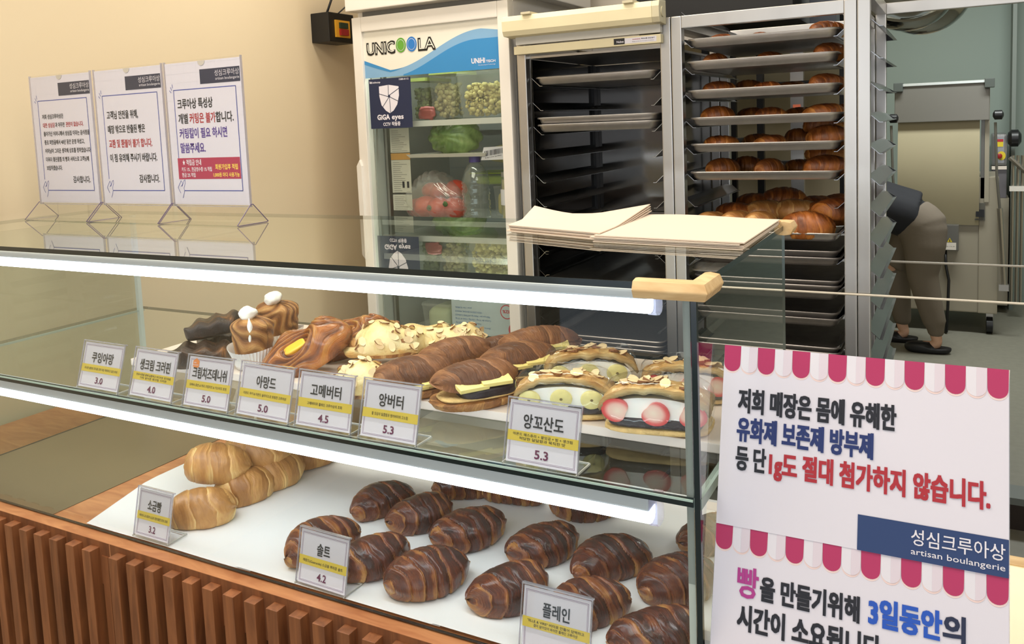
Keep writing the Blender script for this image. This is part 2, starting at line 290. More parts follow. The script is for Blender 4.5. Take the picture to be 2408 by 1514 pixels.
TXT = {}
TS = bpy.data.scenes.new('lettering_workshop')
def text_mesh(s, bold=.012, res=2):
    key = (s, bold)
    if key in TXT: return TXT[key]
    c = bpy.data.curves.new('t', 'FONT'); c.body = s; c.offset = bold; c.resolution_u = res; c.fill_mode = 'FRONT'
    o = bpy.data.objects.new('t', c); TS.collection.objects.link(o); vl = TS.view_layers[0]; vl.update()
    me = bpy.data.meshes.new_from_object(o.evaluated_get(vl.depsgraph))
    V = np.array([v.co[:] for v in me.vertices]); F = [tuple(p.vertices) for p in me.polygons]
    bpy.data.objects.remove(o); bpy.data.meshes.remove(me)
    TXT[key] = (V, F); return V, F
class Sheet:
    """flat print in the local XZ plane of a card, facing -Y; collects one mesh per ink"""
    def __init__(s, y=0.0, warp=None): s.d = {}; s.y = y; s.warp = warp
    def mb(s, m): return s.d.setdefault(m.name, (m, MB()))[1]
    def rect(s, x0, x1, z0, z1, m, lift=0):
        n = 10 if s.warp else 1; y = s.y - lift
        for i in range(n):
            a = z0 + (z1 - z0) * i / n; b = z0 + (z1 - z0) * (i + 1) / n; s.mb(m).quad((x0, y, a), (x1, y, a), (x1, y, b), (x0, y, b))
    def poly(s, pts, m, lift=0): s.mb(m).add([(p[0], s.y - lift, p[1]) for p in pts], [tuple(range(len(pts)))])
    def frame(s, x0, x1, z0, z1, t, m, lift=.0002):
        s.rect(x0, x1, z0, z0 + t, m, lift); s.rect(x0, x1, z1 - t, z1, m, lift); s.rect(x0, x0 + t, z0, z1, m, lift); s.rect(x1 - t, x1, z0, z1, m, lift)
    def line(s, pts, t, m, lift=.0003):
        for a, b in zip(pts[:-1], pts[1:]):
            d = Vector((b[0] - a[0], b[1] - a[1])); n = Vector((-d.y, d.x)).normalized() * t / 2; e = d.normalized() * t * .3
            s.poly([(a[0] - e.x + n.x, a[1] - e.y + n.y), (a[0] - e.x - n.x, a[1] - e.y - n.y), (b[0] + e.x - n.x, b[1] + e.y - n.y), (b[0] + e.x + n.x, b[1] + e.y + n.y)], m, lift)
    def text(s, t, m, x0, x1, z0, h, lift=.0006, bold=.012, align=None, flip=False):
        """t fitted between x0 and x1 with baseline z0 and cap height h; align keeps natural width"""
        b0 = min(bold, .010) if bold > .015 else bold; V, F = text_mesh(t, b0); ex = (bold - b0) * .9 * h / .82; mn, mx = V.min(0), V.max(0); k = h / .82
        sx = (x1 - x0) / max(mx[0] - mn[0], 1e-6)
        if align: sx = k * .9; wd = (mx[0] - mn[0]) * sx; x0 = x0 if align == 'l' else x1 - wd if align == 'r' else (x0 + x1 - wd) / 2
        if flip: vs = [(x0 + (mx[0] - v[0]) * sx, s.y - lift, z0 - v[1] * k) for v in V]
        else: vs = [(x0 + (v[0] - mn[0]) * sx, s.y - lift, z0 + v[1] * k) for v in V]
        if ex > 0:
            for i, (dx, dz) in enumerate(((-ex, -ex), (ex, -ex), (ex, ex), (-ex, ex))): s.mb(m).add([(v[0] + dx, v[1] - .00002 * i, v[2] + dz) for v in vs], F)
        else: s.mb(m).add(vs, F)
    def build(s, parent, names):
        for k, (m, mb) in s.d.items():
            if s.warp: mb.v = [s.warp(v) for v in mb.v]
            mb.build(names.get(k, 'lettering'), m, parent, recalc=False)
NM = {'black_ink': 'dark_lettering', 'red_ink': 'red_lettering', 'violet_ink': 'violet_lettering', 'plum_ink': 'price_lettering', 'fine_plum_line': 'border_line', 'yellow_band': 'description_band',
      'blue_line_ink': 'blue_border', 'navy_print': 'logo_block', 'navy_logo_block': 'logo_block', 'white_ink': 'white_lettering', 'dark_blue_ink': 'blue_lettering', 'pink_awning_print': 'pink_scallop_print', 'pale_awning_print': 'pale_scallop_print',
      'peach_print': 'scallop_shadow_print', 'crimson_print': 'crimson_block', 'yellow_lettering_ink': 'yellow_lettering', 'bright_blue_ink': 'blue_lettering', 'magenta_ink': 'magenta_lettering', 'pale_grid_ink': 'grid_print', 'orange_print': 'orange_badge'}

# ------------------------------------------------------------------ the room
M_wall = mat('beige_wall_paint', (220, 202, 170), .85, bump=.03, bscale=40)
M_wall2 = mat('cream_wall_paint', (206, 196, 168), .8)
M_far = mat('grey_green_wall_paint', (138, 150, 142), .8)
M_floor = mat('grey_vinyl_floor', (128, 126, 114), .5, var=.08, vscale=30)
B(-2.48, -2.36, -3, 7.3, 0, 2.9).build('wall_left', M_wall, kind='structure')
B(-2.36, 2.6, -3, 7.3, -.05, 0).build('floor', M_floor, kind='structure')
B(-2.48, 2.7, -3, 7.4, 2.9, 2.95).build('ceiling', mat('white_ceiling', (225, 222, 214), .9), kind='structure')
B(-2.36, -.42, 4.2, 4.3, 0, 2.9).build('wall_partition', M_wall2, kind='structure')
B(-2.36, 2.6, 7.2, 7.3, 0, 2.9).build('wall_back', M_far, kind='structure')
B(2.6, 2.7, -3, 7.3, 0, 2.9).build('wall_right', M_wall2, kind='structure')
B(.335, .36, 6.95, 7.2, 0, 2.9).build('trim_1', mat('grey_door_trim', (120, 128, 122), .6), kind='structure')

# ------------------------------------------------------------------ display case
XL, XR, YF, YB = -2.11, -.285, 1.0, 1.6
case = thing('display_case', 'two-tier glass bakery display case on a slatted wooden counter', 'display case', (0, 0, 0))
def pane(name, x0, x1, y0, y1, z0, z1, gm, big, parent=case, edgem=None):
    """glass plate whose two big faces (axis 'big') are glass and whose four narrow faces are dark green edge"""
    mb = B(x0, x1, y0, y1, z0, z1); i = {'z': (0, 1), 'y': (2, 3), 'x': (4, 5)}[big]
    mb.m = [0 if k in i else 1 for k in range(6)]
    return mb.build(name, [gm, edgem or M_edge], parent)
pane('top_glass', -2.30, XR + .003, YF - .004, YB, 1.284, 1.293, M_topglass, 'z')
pane('front_glass', XL, XR - .008, YF, YF + .006, 1.014, 1.283, M_glass, 'y')
pane('front_glass', XL, XR - .008, YF, YF + .006, .73, 1.004, M_glass, 'y')
pane('shelf_glass', XL + .008, XR - .008, YF - .003, YB, 1.005, 1.013, M_glass, 'z')
pane('side_glass', XR - .005, XR, YF - .002, YB, .72, 1.284, M_glass, 'x')
pane('side_glass', XL, XL + .008, YF, YB, .728, 1.284, M_endglass, 'x')
B(XL, XR - .008, YF - .0045, YF - .003, 1.0125, 1.0155).build('edge_seal', M_edgel, case)
B(XR - .019, XR - .009, YF + .006, YF + .014, .73, 1.283).build('corner_seal', mat('pale_silicone', (206, 214, 206), .4), case)
B(XL + .008, XL + .02, YB - .02, YB - .008, .73, 1.283).build('corner_seal', MATS['pale_silicone'], case)
B(XR - .006, XR + .0012, YF - .0035, YF + .004, .73, 1.284).build('corner_edge', M_edge, case)
B(XR - .008, XR + .002, YF, YB, 1.002, 1.016).build('shelf_edge_seal', mat('grey_green_seal', (150, 168, 160), .3), case)
B(XL + .008, XL + .016, YF, YB, 1.001, 1.0055).build('shelf_edge_seal', MATS['grey_green_seal'], case)
# counter
B(-2.33, XR + .01, 1.0 - .025, 1.60, .700, .727).build('counter_top', M_wood, case)
B(-2.33, -1.437, .9745, .985, .640, .7265).build('front_rail', M_slat, case)
B(-1.433, XR + .01, .9745, .985, .640, .7265).build('front_rail', M_slat, case)
B(-2.33, XR, .995, 1.60, .05, .70).build('counter_carcass', mat('dark_carcass', (20, 14, 11), .85), case)
sl = B(-.0125, .0125, -.012, .012, -.62, 0).mesh('slat', M_slat, bev=.0012)
xs = [-1.7295 - .05 * k for k in range(1, 12)] + [-1.7295, -1.6795, -1.6305, -1.5805, -1.5285, -1.4775] + [-1.399 + .0502 * k for k in range(0, 22)]
for x in xs: link('slat', sl, case, loc=(x, .966, .715))
B(-1.458, -1.439, .972, .986, .09, .700).build('panel_stile', M_slat, case)
B(-1.431, -1.416, .972, .986, .09, .700).build('panel_stile', M_slat, case)
# base liner and paper
B(-2.10, -1.66, 1.008, 1.59, .7275, .7285).build('shelf_liner', M_tan, None, label='grey-brown matte liner on the empty left end of the lower shelf', cat='shelf liner')
def sheet(name, x0, x1, y0, y1, z, label, seed, corner=0, grp='parchment sheets under the croissants'):
    n = nz(seed, 8, 3); NX, NY = 24, 16; mb = MB(); vs = []
    for j in range(NY + 1):
        for i in range(NX + 1):
            u, v = i / NX, j / NY; x = x0 + (x1 - x0) * u; y = y0 + (y1 - y0) * v
            if corner and u < .3: x += corner * (.3 - u) / .3 * max(0, 1 - v * 3.0) * 1.0
            vs.append((x, y, z + .0014 + .0012 * float(n(u * 2, v * 2))))
    fs = [(j * (NX + 1) + i, j * (NX + 1) + i + 1, (j + 1) * (NX + 1) + i + 1, (j + 1) * (NX + 1) + i) for j in range(NY) for i in range(NX)]
    return mb.add(vs, fs).build(name, M_parch, smooth=True, recalc=False, label=label, cat='baking paper', group=grp)
sheet('parchment_sheet', -1.612, -1.10, 1.009, 1.59, .7285, 'white parchment sheet under the pale salt rolls, leftmost of three', 3, .06)
sheet('parchment_sheet', -1.135, -.70, 1.009, 1.592, .7310, 'white parchment sheet in the middle, under the salted dark croissants', 5)
sheet('parchment_sheet', -.715, -.296, 1.009, 1.592, .7330, 'white parchment sheet beside the right glass, under the plain croissants', 8)
# upper board
B(-1.575, XR - .012, 1.158, 1.530, 1.0135, 1.0285).build('pastry_board', M_marble, None, bev=.002, label='cream board on the upper glass shelf under the filled pastries', cat='board')
ZB = 1.0290
# LED tubes
def lamp(z0, z1, ze, x1, label):
    t = thing('display_lamp', label, 'lamp', (0, 0, 0))
    x0 = XL + .012; y0, y1 = 1.010, 1.036
    B(x0, x1 - .012, y0, y1, ze, z1).build('housing', M_alu, t, bev=.003)
    prof = [(y0, ze), (y0, z0 + .006), (y0 + .004, z0 + .001), (y0 + .013, z0 - .001), (y1 - .004, z0 + .001), (y1, z0 + .006), (y1, ze)]
    MB().prism(prof, x0, x1 - .012).build('diffuser', mat('led_diffuser', (236, 246, 255), .4, emis=9.0), t)
    prof2 = [(y0 - .001, z1)] + [(p[0] + (-.001 if p[0] < 1.02 else .001), p[1] - .001) for p in prof] + [(y1 + .001, z1)]
    MB().prism(prof2, x1 - .012, x1).build('end_cap', M_acryledge, t)
    return t
lamp(1.247, 1.280, 1.267, -.340, 'white LED tube lamp under the front edge of the top glass')
lamp(.962, 1.002, .981, -.345, 'white LED tube lamp under the front edge of the middle shelf')
# corner bumpers
def bumper(loc, rot, label, a=.078, b=.062):
    mb = MB(); t = .019
    prof = [(-.002, -.013), (-.014, -.011), (-.019, 0), (-.014, .011), (-.002, .013), (.006, .012), (.006, -.012)]
    # L along -x and +y
    r1 = [(-a, p[0], p[1]) for p in prof]; r2 = [(-p[0], p[0], p[1]) for p in prof]; r3 = [(-p[0], b, p[1]) for p in prof]
    return MB().ring([r1, r2, r3]).build('corner_bumper', M_bump, None, smooth='auto', bev=.002, label=label, cat='corner guard', group=None, loc=loc, rot=rot)
bumper((XR + .002, YF - .004, 1.286), (0, 0, 0), 'wood-grain foam corner guard on the front right corner of the top glass')
bumper((XR + .002, YB, 1.288), (0, 0, PI / 2), 'wood-grain foam corner guard on the far right corner of the top glass', .03, .02)

# ------------------------------------------------------------------ price tags
def tag(x0, x1, y, z, tilt, title, tw, desc, price, what, h=.091, badge=False, curl=.004):
    wd = x1 - x0; t = thing('price_tag', 'price card reading %s, %s' % (title + ' ' + price, what), 'price tag', ((x0 + x1) / 2, y, z)); t.rotation_euler = (0, 0, random.uniform(-.03, .03))
    hw = wd / 2
    st = link('stand', None, t); st.rotation_euler = (0, 0, 0)
    MB().box(-hw, hw, 0, .0015, 0, h + .003).build('front_plate', M_acryl, st, rot=(-tilt, 0, 0))
    MB().box(-hw, hw, .004, .0055, h * .35, h + .003).build('back_plate', M_acryl, st, rot=(-tilt, 0, 0))
    e = MB()
    for sx in (-hw, hw - .0012): e.box(sx, sx + .0012, -.0006, .0021, 0, h + .003)
    e.box(-hw, hw, -.0006, .006, h + .002, h + .0042)
    e.build('stand_rim', M_acryledge, st, rot=(-tilt, 0, 0))
    f = MB(); f.box(-hw, hw, -.002, .045, 0, .0014); f.box(hw - .0016, hw, -.002, .045, .0014, .0024); f.box(-hw, hw, .0436, .045, .0014, .0024)
    f.build('foot', M_acryledge if False else M_acryl, st)
    g = MB(); g.box(hw - .0016, hw, -.002, .045, 0, .0026); g.box(-hw, hw, .0434, .045, 0, .0026); g.box(-hw, -hw + .0016, -.002, .045, 0, .0026); g.build('foot_rim', mat('lit_acrylic_edge', (214, 214, 206), .3), st)
    card = link('card', None, t); card.rotation_euler = (-tilt, 0, 0)
    cu = curl
    def warp(v): 
        q = max(0, 1 - v[2] / (h * .55)); return (v[0] + cu * .7 * q * q, v[1] - cu * q * q, v[2])
    S_ = Sheet(.0024, warp); iw = hw - .003
    S_.rect(-iw, iw, .004, h, M_paper, 0); S_.frame(-iw + .0035, iw - .0035, .0075, h - .0045, .0006, M_line); S_.frame(-iw + .0052, iw - .0052, .0092, h - .0062, .0004, M_line)
    S_.rect(-iw, iw, h * .37, h * .53, M_yel, .00035)
    S_.text(title, M_ink, -tw / 2 * wd, tw / 2 * wd, h * .60, h * .20, .0008, .018)
    n = len(desc)
    for i, dd in enumerate(desc):
        w_ = (.80 if len(dd) > 20 else .62) * wd
        S_.text(dd, M_ink, -w_ / 2, w_ / 2, h * (.425 if n == 1 else .460 - .060 * i), h * (.042 if n == 2 else .05), .0008, .006)
    if price: S_.text(price, M_plum, -.085 * wd, .095 * wd, h * .15, h * .15, .0008, .02)
    if badge:
        S_.poly([(-iw + .009 + .009 + .009 * math.sin(PI / 3 * k), h * .86 + .010 * math.cos(PI / 3 * k)) for k in range(6)], mat('orange_print', (238, 142, 76), .6), .0005)
        S_.text('EBK', M_wht, -iw + .013, -iw + .019, h * .87, .0022, .0009); S_.text('BAKERY', M_wht, -iw + .011, -iw + .025, h * .825, .002, .0009)
    S_.build(card, NM | {'white_paper': 'paper'})
    return t
ZS = 1.0135
tag(-1.545, -1.420, 1.0095, ZS, .28, '쿠잉아망', .52, ['시나몬 설탕과 호두를 넣어 속은 촉촉하고 겉은 바삭'], '3.0', 'at the far left of the upper row')
tag(-1.392, -1.270, 1.0095, ZS, .28, '생크림 크러핀', .70, ['연유시럽을 품해 달콤하고 부드러운 생크림을', '가득 넣어준 생크림 크러핀'], '4.0', 'in front of the dark caramelised pastries')
tag(-1.243, -1.128, 1.0095, ZS, .27, '크림치즈데니쉬', .74, ['모짜속 충전 & 끼리 크림치즈 & 커스터드 토핑'], '5.0', 'with an orange hexagon badge', badge=True)
tag(-1.112, -.985, 1.0095, ZS, .27, '아망드', .36, ['아몬드 쿠키 & 아몬드 슬라이스로 토핑한 크루아상'], '5.0', 'between the badge card and the 4.5 card')
tag(-.974, -.855, 1.0095, ZS, .25, '고메버터', .54, ['고메버터와 플레인 크루아상의 조화'], '4.5', 'below the lone front almond pastry')
tag(-.840, -.727, 1.0095, ZS, .27, '앙버터', .42, ['팥 앙금의 달콤함과 앵커버터의 고소함'], '5.3', 'below the butter-filled croissants')
tag(-.577, -.458, 1.0095, ZS, .27, '앙꼬산도', .54, ['아몬드 패스츄리 + 팥앙금 + 밤 + 생크림', '적당한 달달함과 묵직한 맛'], '5.3', 'below the banana sandwich, near the right glass')
ZP = .7335
tag(-1.410, -1.311, 1.0095, ZP, .22, '소금빵', .38, ['버터의 고소함과 소금의 짭조름한 맛의 조화'], '3.2', 'before the pale salt rolls')
tag(-.996, -.885, 1.0095, ZP, .22, '솔트', .26, ['게랑드(Guerande) 소금을 뿌려준 솔트'], '4.2', 'before the dark salted croissants')
tag(-.563, -.450, 1.0090, ZP, .22, '플레인', .38, ['"ELLE & VIRE" 버터로 만들어 담백하고', '결이 살아있어 바삭한 플레인 크루아상'], '', 'with the words PLAIN in Korean, cut by the lower frame edge')
for o in bpy.data.objects:
    if o.get('label', '').startswith('price card reading 플레인'): o['label'] = 'price card cut off by the lower picture edge, before the plain croissants'

# ------------------------------------------------------------------ croissants on the lower shelf
NV = 6
dark = [roll_mesh('croissant_body', 11 + 7 * k, M_dark, nb=5.6 + .7 * (k % 2), curve=(-.10, .12, .08, -.13, .12, .05)[k], skew=.5 + .08 * (k % 3), W=.090 + .004 * (k % 3), H=.070 + .003 * (k % 2), step=.17, tip=.26) for k in range(NV)]
def croissant(x, y, deg, k, label, s=1.0, z=.7345, grp='dark glazed croissants on the lower shelf', tilt=(0, 0), flipx=False):
    o = link('croissant', dark[k % NV], None, label, 'croissant', grp, None, (x, y, z), (tilt[0], tilt[1], math.radians(deg)), (s * .94, s * .94, s * .94)); return o
for x, y, d, k, s, lb in [
    (-1.019, 1.287, 62, 0, .95, 'dark glazed croissant, back left of the middle sheet, tip toward the viewer'),
    (-.912, 1.273, 60, 1, .96, 'dark croissant second from the left in the back row, behind the front golden-striped one'),
    (-.793, 1.255, 52, 2, 1.02, 'dark croissant at the right end of the middle sheet\'s back row, broad shiny bands'),
    (-1.022, 1.108, 66, 3, 1.0, 'dark croissant partly hidden behind the 4.2 price card'),
    (-.900, 1.100, 58, 4, 1.0, 'dark croissant just right of the 4.2 price card'),
    (-.778, 1.095, 50, 5, 1.03, 'golden-striped croissant alone at the front of the middle sheet'),
    (-.643, 1.262, 54, 2, .97, 'plain dark croissant at the back left of the right sheet'),
    (-.518, 1.258, 50, 0, 1.02, 'plain dark croissant at the back centre of the right sheet'),
    (-.630, 1.112, 58, 1, 1.0, 'plain dark croissant at the front left of the right sheet'),
    (-.500, 1.115, 56, 3, 1.0, 'plain dark croissant behind the lowest right price card'),
    (-.392, 1.245, 48, 5, 1.0, 'plain dark croissant at the back right, touching the corner glass'),
    (-.378, 1.095, 45, 4, 1.0, 'plain croissant in the bottom right corner, cut by the picture edge'),
    (-.385, 1.415, 58, 1, .9, 'dark croissant standing at the far right behind the lamp end'),
    (-.640, 1.435, 20, 4, .92, 'dark croissant half hidden behind the lower lamp, right of centre'),
    (-.905, 1.420, 30, 0, .92, 'dark croissant peeping out under the lower lamp, left of the others'),
    (-.795, 1.440, 10, 3, .92, 'dark croissant hidden behind the lower lamp, nearest the middle'),
]: croissant(x, y, d, k, lb, s)
pale = [roll_mesh('roll_body', 301 + 9 * k, M_pale, L=.14, W=.088, H=.082, nb=3.6, curve=.03, skew=.5, step=.07, tip=.42, gold=.9) for k in range(3)]
for x, y, z, d, k, s, tl, lb in [
    (-1.330, 1.108, .7325, 34, 0, .94, (0, 0), 'pale salt roll in front, beside the 3.2 price card'),
    (-1.372, 1.190, .7850, 30, 1, .98, (0, .08), 'pale salt roll lying on top of the pile, largest of them'),
    (-1.325, 1.222, .7325, 66, 2, .92, (0, 0), 'pale salt roll underneath the top roll, middle of the pile'),
    (-1.355, 1.285, .7780, 38, 0, 1.05, (.1, 0), 'pale salt roll at the back, upper part hidden by the lamp'),
    (-1.320, 1.305, .7325, 72, 1, .98, (0, 0), 'pale salt roll with a greenish-yellow stripe, right side of the pile'),
    (-1.325, 1.425, .7325, 60, 2, 1.0, (0, 0), 'pale salt roll farthest right and deepest in the case'),
    (-1.440, 1.300, .7325, 30, 2, .92, (0, 0), 'pale salt roll at the left under the pile'),
]: link('salt_roll', pale[k], None, lb, 'bread roll', 'salt rolls piled at the left', None, (x, y, z), (tl[0], tl[1], math.radians(d)), (s, s, s))

# ------------------------------------------------------------------ pastries on the upper board
def slab(name, L, W, H, m, parent, loc=(0, 0, 0), rot=(0, 0, 0), seed=1, amp=.05, e=.35, n=(20, 30)):
    return link(name, blob_mesh(name, seed, m, L / 2, W / 2, H / 2, amp, 2.5, e, *n), parent, loc=loc, rot=rot)
topm = [roll_mesh('croissant_top', 501 + 5 * k, M_matte, L=.155, W=.088, H=.07, nb=5, curve=.05, skew=.4, step=.07, half='top', tip=.25, gold=.5) for k in range(3)]
botm = roll_mesh('croissant_bottom', 540, M_cruf, L=.160, W=.098, H=.055, nb=5, curve=.05, skew=.4, step=.05, half='bottom', tip=.35, gold=.8)
crumbm = B(0, 1, 0, 1, 0, 1)
def filled(x, y, deg, label, s=1.0, k=0, bean=True, tilt=.35, butter=2, dz=0, rx=0):
    t = thing('filled_croissant', label, 'sandwich', (x, y - .012, ZB + dz), math.radians(deg), 'butter-filled croissants on the upper board'); t.scale = (s, s, s * .86); t.rotation_euler = (rx, 0, math.radians(deg))
    link('croissant_bottom', botm, t, loc=(0, 0, 0))
    slab('crumb_layer', .138, .080, .012, M_crumb, t, (0, -.004, .021), seed=k + 3, e=.7)
    top = link('croissant_top', topm[k], t, loc=(0, .012, .022 if bean else .014), rot=(tilt, 0, 0))
    if bean: slab('red_bean_filling', .105, .066, .026, M_bean, t, (.01, -.012, .033), (.12, 0, .02), seed=k + 9, e=.55)
    for i in range(butter):
        b = MB().box(-.026, .026, -.030, .030, -.004, .004).mesh('butter_slice', M_butter, bev=.0015)
        link('butter_slice', b, t, loc=(-.022 + .044 * i, -.018, (.050 if bean else .030) + .004 * i), rot=(.24, 0, .06 * (1 - 2 * i)))
    return t
filled(-.722, 1.200, 52, 'croissant with dark bean filling and butter, foremost of three, right of the 5.3 card', 1.02, 0)
filled(-.708, 1.338, 50, 'bean and butter croissant in the middle of the row of three', .98, 1)
filled(-.718, 1.440, 36, 'bean and butter croissant at the back, wide open toward the viewer', 1.05, 2, tilt=.45)
filled(-.850, 1.205, 56, 'butter croissant without bean, right behind the 5.3 card at the centre', 1.0, 1, False, .2)
filled(-.845, 1.340, 52, 'butter croissant without bean, behind the foremost butter croissant', 1.0, 2, False, .2)
filled(-.800, 1.420, 60, 'butter croissant mostly hidden at the back between almond and bean ones', .8, 0, False, .1)
# almond croissants
fl_m = []
for k in range(3):
    r = random.Random(k); pts = [(math.cos(a) * .0092 * (1 + .15 * r.random()), math.sin(a) * .0062 * (1 + .15 * r.random())) for a in [2 * PI * i / 10 for i in range(10)]]
    mb = MB().ring([[(p[0], p[1], -.0005) for p in pts], [(p[0], p[1], .0005 + .002 * p[0] / .0075) for p in pts]])
    mb.m = [1] * 10 + [0, 0] if len(mb.f) == 12 else mb.m; fl_m.append(mb.mesh('almond_flake', [M_flake, M_flakeb]))
fl_b = [B(-.004, .004, -.0016, .0016, -.0006, .0006).mesh('almond_flake', M_flakeb)]
def almond(x, y, deg, label, seed, s=1.0, z=0, ry=0, n=54):
    t = thing('almond_croissant', label, 'croissant', (x, y, ZB + z), math.radians(deg), 'almond croissants on the upper board'); t.scale = (s, s, s); t.rotation_euler = (0, ry, math.radians(deg))
    link('croissant_body', roll_mesh('croissant_body', 600 + seed, M_cruf, L=.160, W=.080, H=.056, nb=6, curve=.05, tip=.3), t)
    def fn(P, X, Y, Z):
        P[..., 2] += .007 * np.cos(P[..., 0] * 60 + seed) * (Z > 0) + .036; P[..., 2] -= 6.0 * P[..., 1] ** 2 + 2.6 * P[..., 0] ** 2; m_ = nz(seed + 7, 16, 9)(X, Y, Z); P *= (1 + .030 * m_)[..., None]; return P
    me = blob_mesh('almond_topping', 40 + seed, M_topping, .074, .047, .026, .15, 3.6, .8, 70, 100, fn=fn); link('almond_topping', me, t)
    V = np.array([v.co[:] for v in me.vertices]); Nn = np.array([v.normal[:] for v in me.vertices]); r = random.Random(seed)
    idx = [i for i in range(len(V)) if Nn[i][2] > -.2 and V[i][2] > .018 and (V[i][0] > -.03 or r.random() < .35)]
    for _ in range(n):
        i = r.choice(idx)
        while r.random() > math.hypot(V[i][0], V[i][1] * 1.5) / .06: i = r.choice(idx)
        nn = Vector(Nn[i]); q = nn.to_track_quat('Z', 'Y') @ Euler((r.uniform(-.5, .5), r.uniform(-.5, .5), r.uniform(0, 6))).to_quaternion()
        o = link('almond_flake', (fl_m + fl_b)[r.choice((0, 1, 2, 0, 1, 2, 3))], t, loc=Vector(V[i]) + nn * .0022, rot=q.to_euler())
        o.scale = (1, 1, 1)
    return t
almond(-1.010, 1.318, 34, 'almond croissant on top of the pile, thick pale crust dotted with flakes', 1, 1.0, .022)
almond(-.900, 1.398, 20, 'almond croissant at the back, right behind the matte butter croissants', 4, .92, .012)
almond(-.935, 1.155, 30, 'almond croissant at the front, half hidden by the 4.5 price card', 7, .92, .0)
almond(-1.000, 1.440, 24, 'almond croissant underneath, in the dark gap of the almond pile', 9, .9, 0, n=10)
# danish
def danish_mesh(name, seed):
    nu, nv = 60, 120; r = np.linspace(0.001, 1, nu)[:, None]; th = np.linspace(0, 2 * PI, nv, endpoint=False)[None, :]
    n = nz(seed, 10, 2.5); X, Y = r * np.cos(th), r * np.sin(th)
    ph = 9.0 * np.sqrt((X * (1 + .5 * n(Y, X))) ** 2 + (Y * 1.25) ** 2) + 4.2 * n(X * 2.1, Y * 2.1) + 3.0 * X * Y + 1.5 * Y
    ridge = np.sin(ph * 3.4)
    h = .046 * np.clip(1 - r ** 3.2, 0, 1) ** .5 * (1 + .06 * ridge + .34 * n(X * 2.2, Y * 2.2)) - .018 * np.exp(-(r / .30) ** 2)
    k = 1 + .07 * n(np.cos(th) * 1.5, np.sin(th) * 1.5)
    top = np.stack([X * .098 * k, Y * .058 * k, h], -1); bot = np.stack([X[-2:-1] * .085, Y[-2:-1] * .05, 0 * X[-2:-1]], -1)
    P = np.concatenate([top, bot], 0); tone = .38 + .3 * ridge + .2 * n(X * 3, Y * 3); tone = np.concatenate([tone, tone[-1:]], 0)
    fl = np.stack([ph, th + 0 * r, 0 * ph + seed], -1); fl = np.concatenate([fl, fl[-1:]], 0)
    return grid_mesh(name, P, tone, fl, M_glazed)
def danish(x, y, z, deg, rx, ry, label, seed, s=1):
    t = thing('cheese_danish', label, 'pastry', (x, y, z), 0, 'glazed cheese danishes on the upper board'); t.rotation_euler = (rx, ry, math.radians(deg)); t.scale = (s, s, s)
    link('pastry_body', danish_mesh('pastry_body', seed), t)
    slab('custard_filling', .046, .026, .014, M_egg, t, (-.010, -.004, .031), (0, 0, .1), seed, .06, .5)
    return t
danish(-1.140, 1.232, ZB + .030, 40, .42, -.42, 'glossy brown cheese danish with a yellow square, leaning in front', 21)
danish(-1.120, 1.350, ZB + .026, 50, .25, -.30, 'glossy danish behind, mostly covered by the front danish', 33, .9)
# cruffins
def cruffin(x, y, label, seed, s=1, lean=(0, 0), cup=True):
    t = thing('cruffin', label, 'pastry', (x, y, ZB), 0, 'cream-topped cruffins'); t.scale = (s, s, s)
    nu, nv = 46, 90; u = np.linspace(0, 1, nu)[:, None]; v = np.linspace(0, 2 * PI, nv, endpoint=False)[None, :]; n = nz(seed, 10, 2)
    R = .034 + .010 * u ** .7; cap = np.clip((u - .80) / .2, 0, 1); R = R * np.sqrt(np.clip(1 - cap ** 2 * .97, 0, 1)); zz = .006 + .098 * u - .0 * cap
    ph = v * 2 + u * 5 + 3.4 * n(np.cos(v), np.sin(v), u * 2.5)
    rid = np.sin(ph * 3.1); R = R * (1 + .03 * rid + .07 * n(np.cos(v) * .8, np.sin(v) * .8, u * 2)); zz = zz + .006 * n(np.cos(v) * 1.2, np.sin(v) * 1.2, u)
    P = np.stack([R * np.cos(v), R * np.sin(v), zz + 0 * v], -1); b = link('pastry_body', grid_mesh('pastry_body', P, .42 + .3 * rid, np.stack([ph, v + 0 * u, 0 * ph + seed], -1), M_cruf), t)
    link('cream_dollop', blob_mesh('cream_dollop', seed, M_cream, .019, .019, .015, .16, 3, 1, fn=None), t, loc=(.0, -.010, .112))
    if seed == 61:
        link('cream_streak', blob_mesh('cream_streak', seed, M_cream, .006, .005, .032, .22, 3), t, loc=(.022, -.030, .078), rot=(.1, .12, .2))
    if cup:
        mb = MB(); N = 96; rs = []
        for h, r0 in ((0, .036), (.02, .042), (.042, .052)):
            rs.append([((r0 + (.0016 if i % 2 else -.0004)) * math.cos(2 * PI * i / N), (r0 + (.0016 if i % 2 else -.0004)) * math.sin(2 * PI * i / N), h + .001 + (.004 * math.sin(2 * PI * i / N * 2 + 1) if h > .03 else 0)) for i in range(N)])
        mb.ring(rs, cap1=False).build('paper_cup', mat('fluted_paper', (236, 232, 226), .7), t, recalc=False)
    return t
cruffin(-1.262, 1.212, 'tall cruffin in a white fluted paper cup with cream dripping down its side', 61, 1.0)
cruffin(-1.312, 1.335, 'cruffin behind the cupped one, with a round cream dollop', 72, 1.02, cup=True)
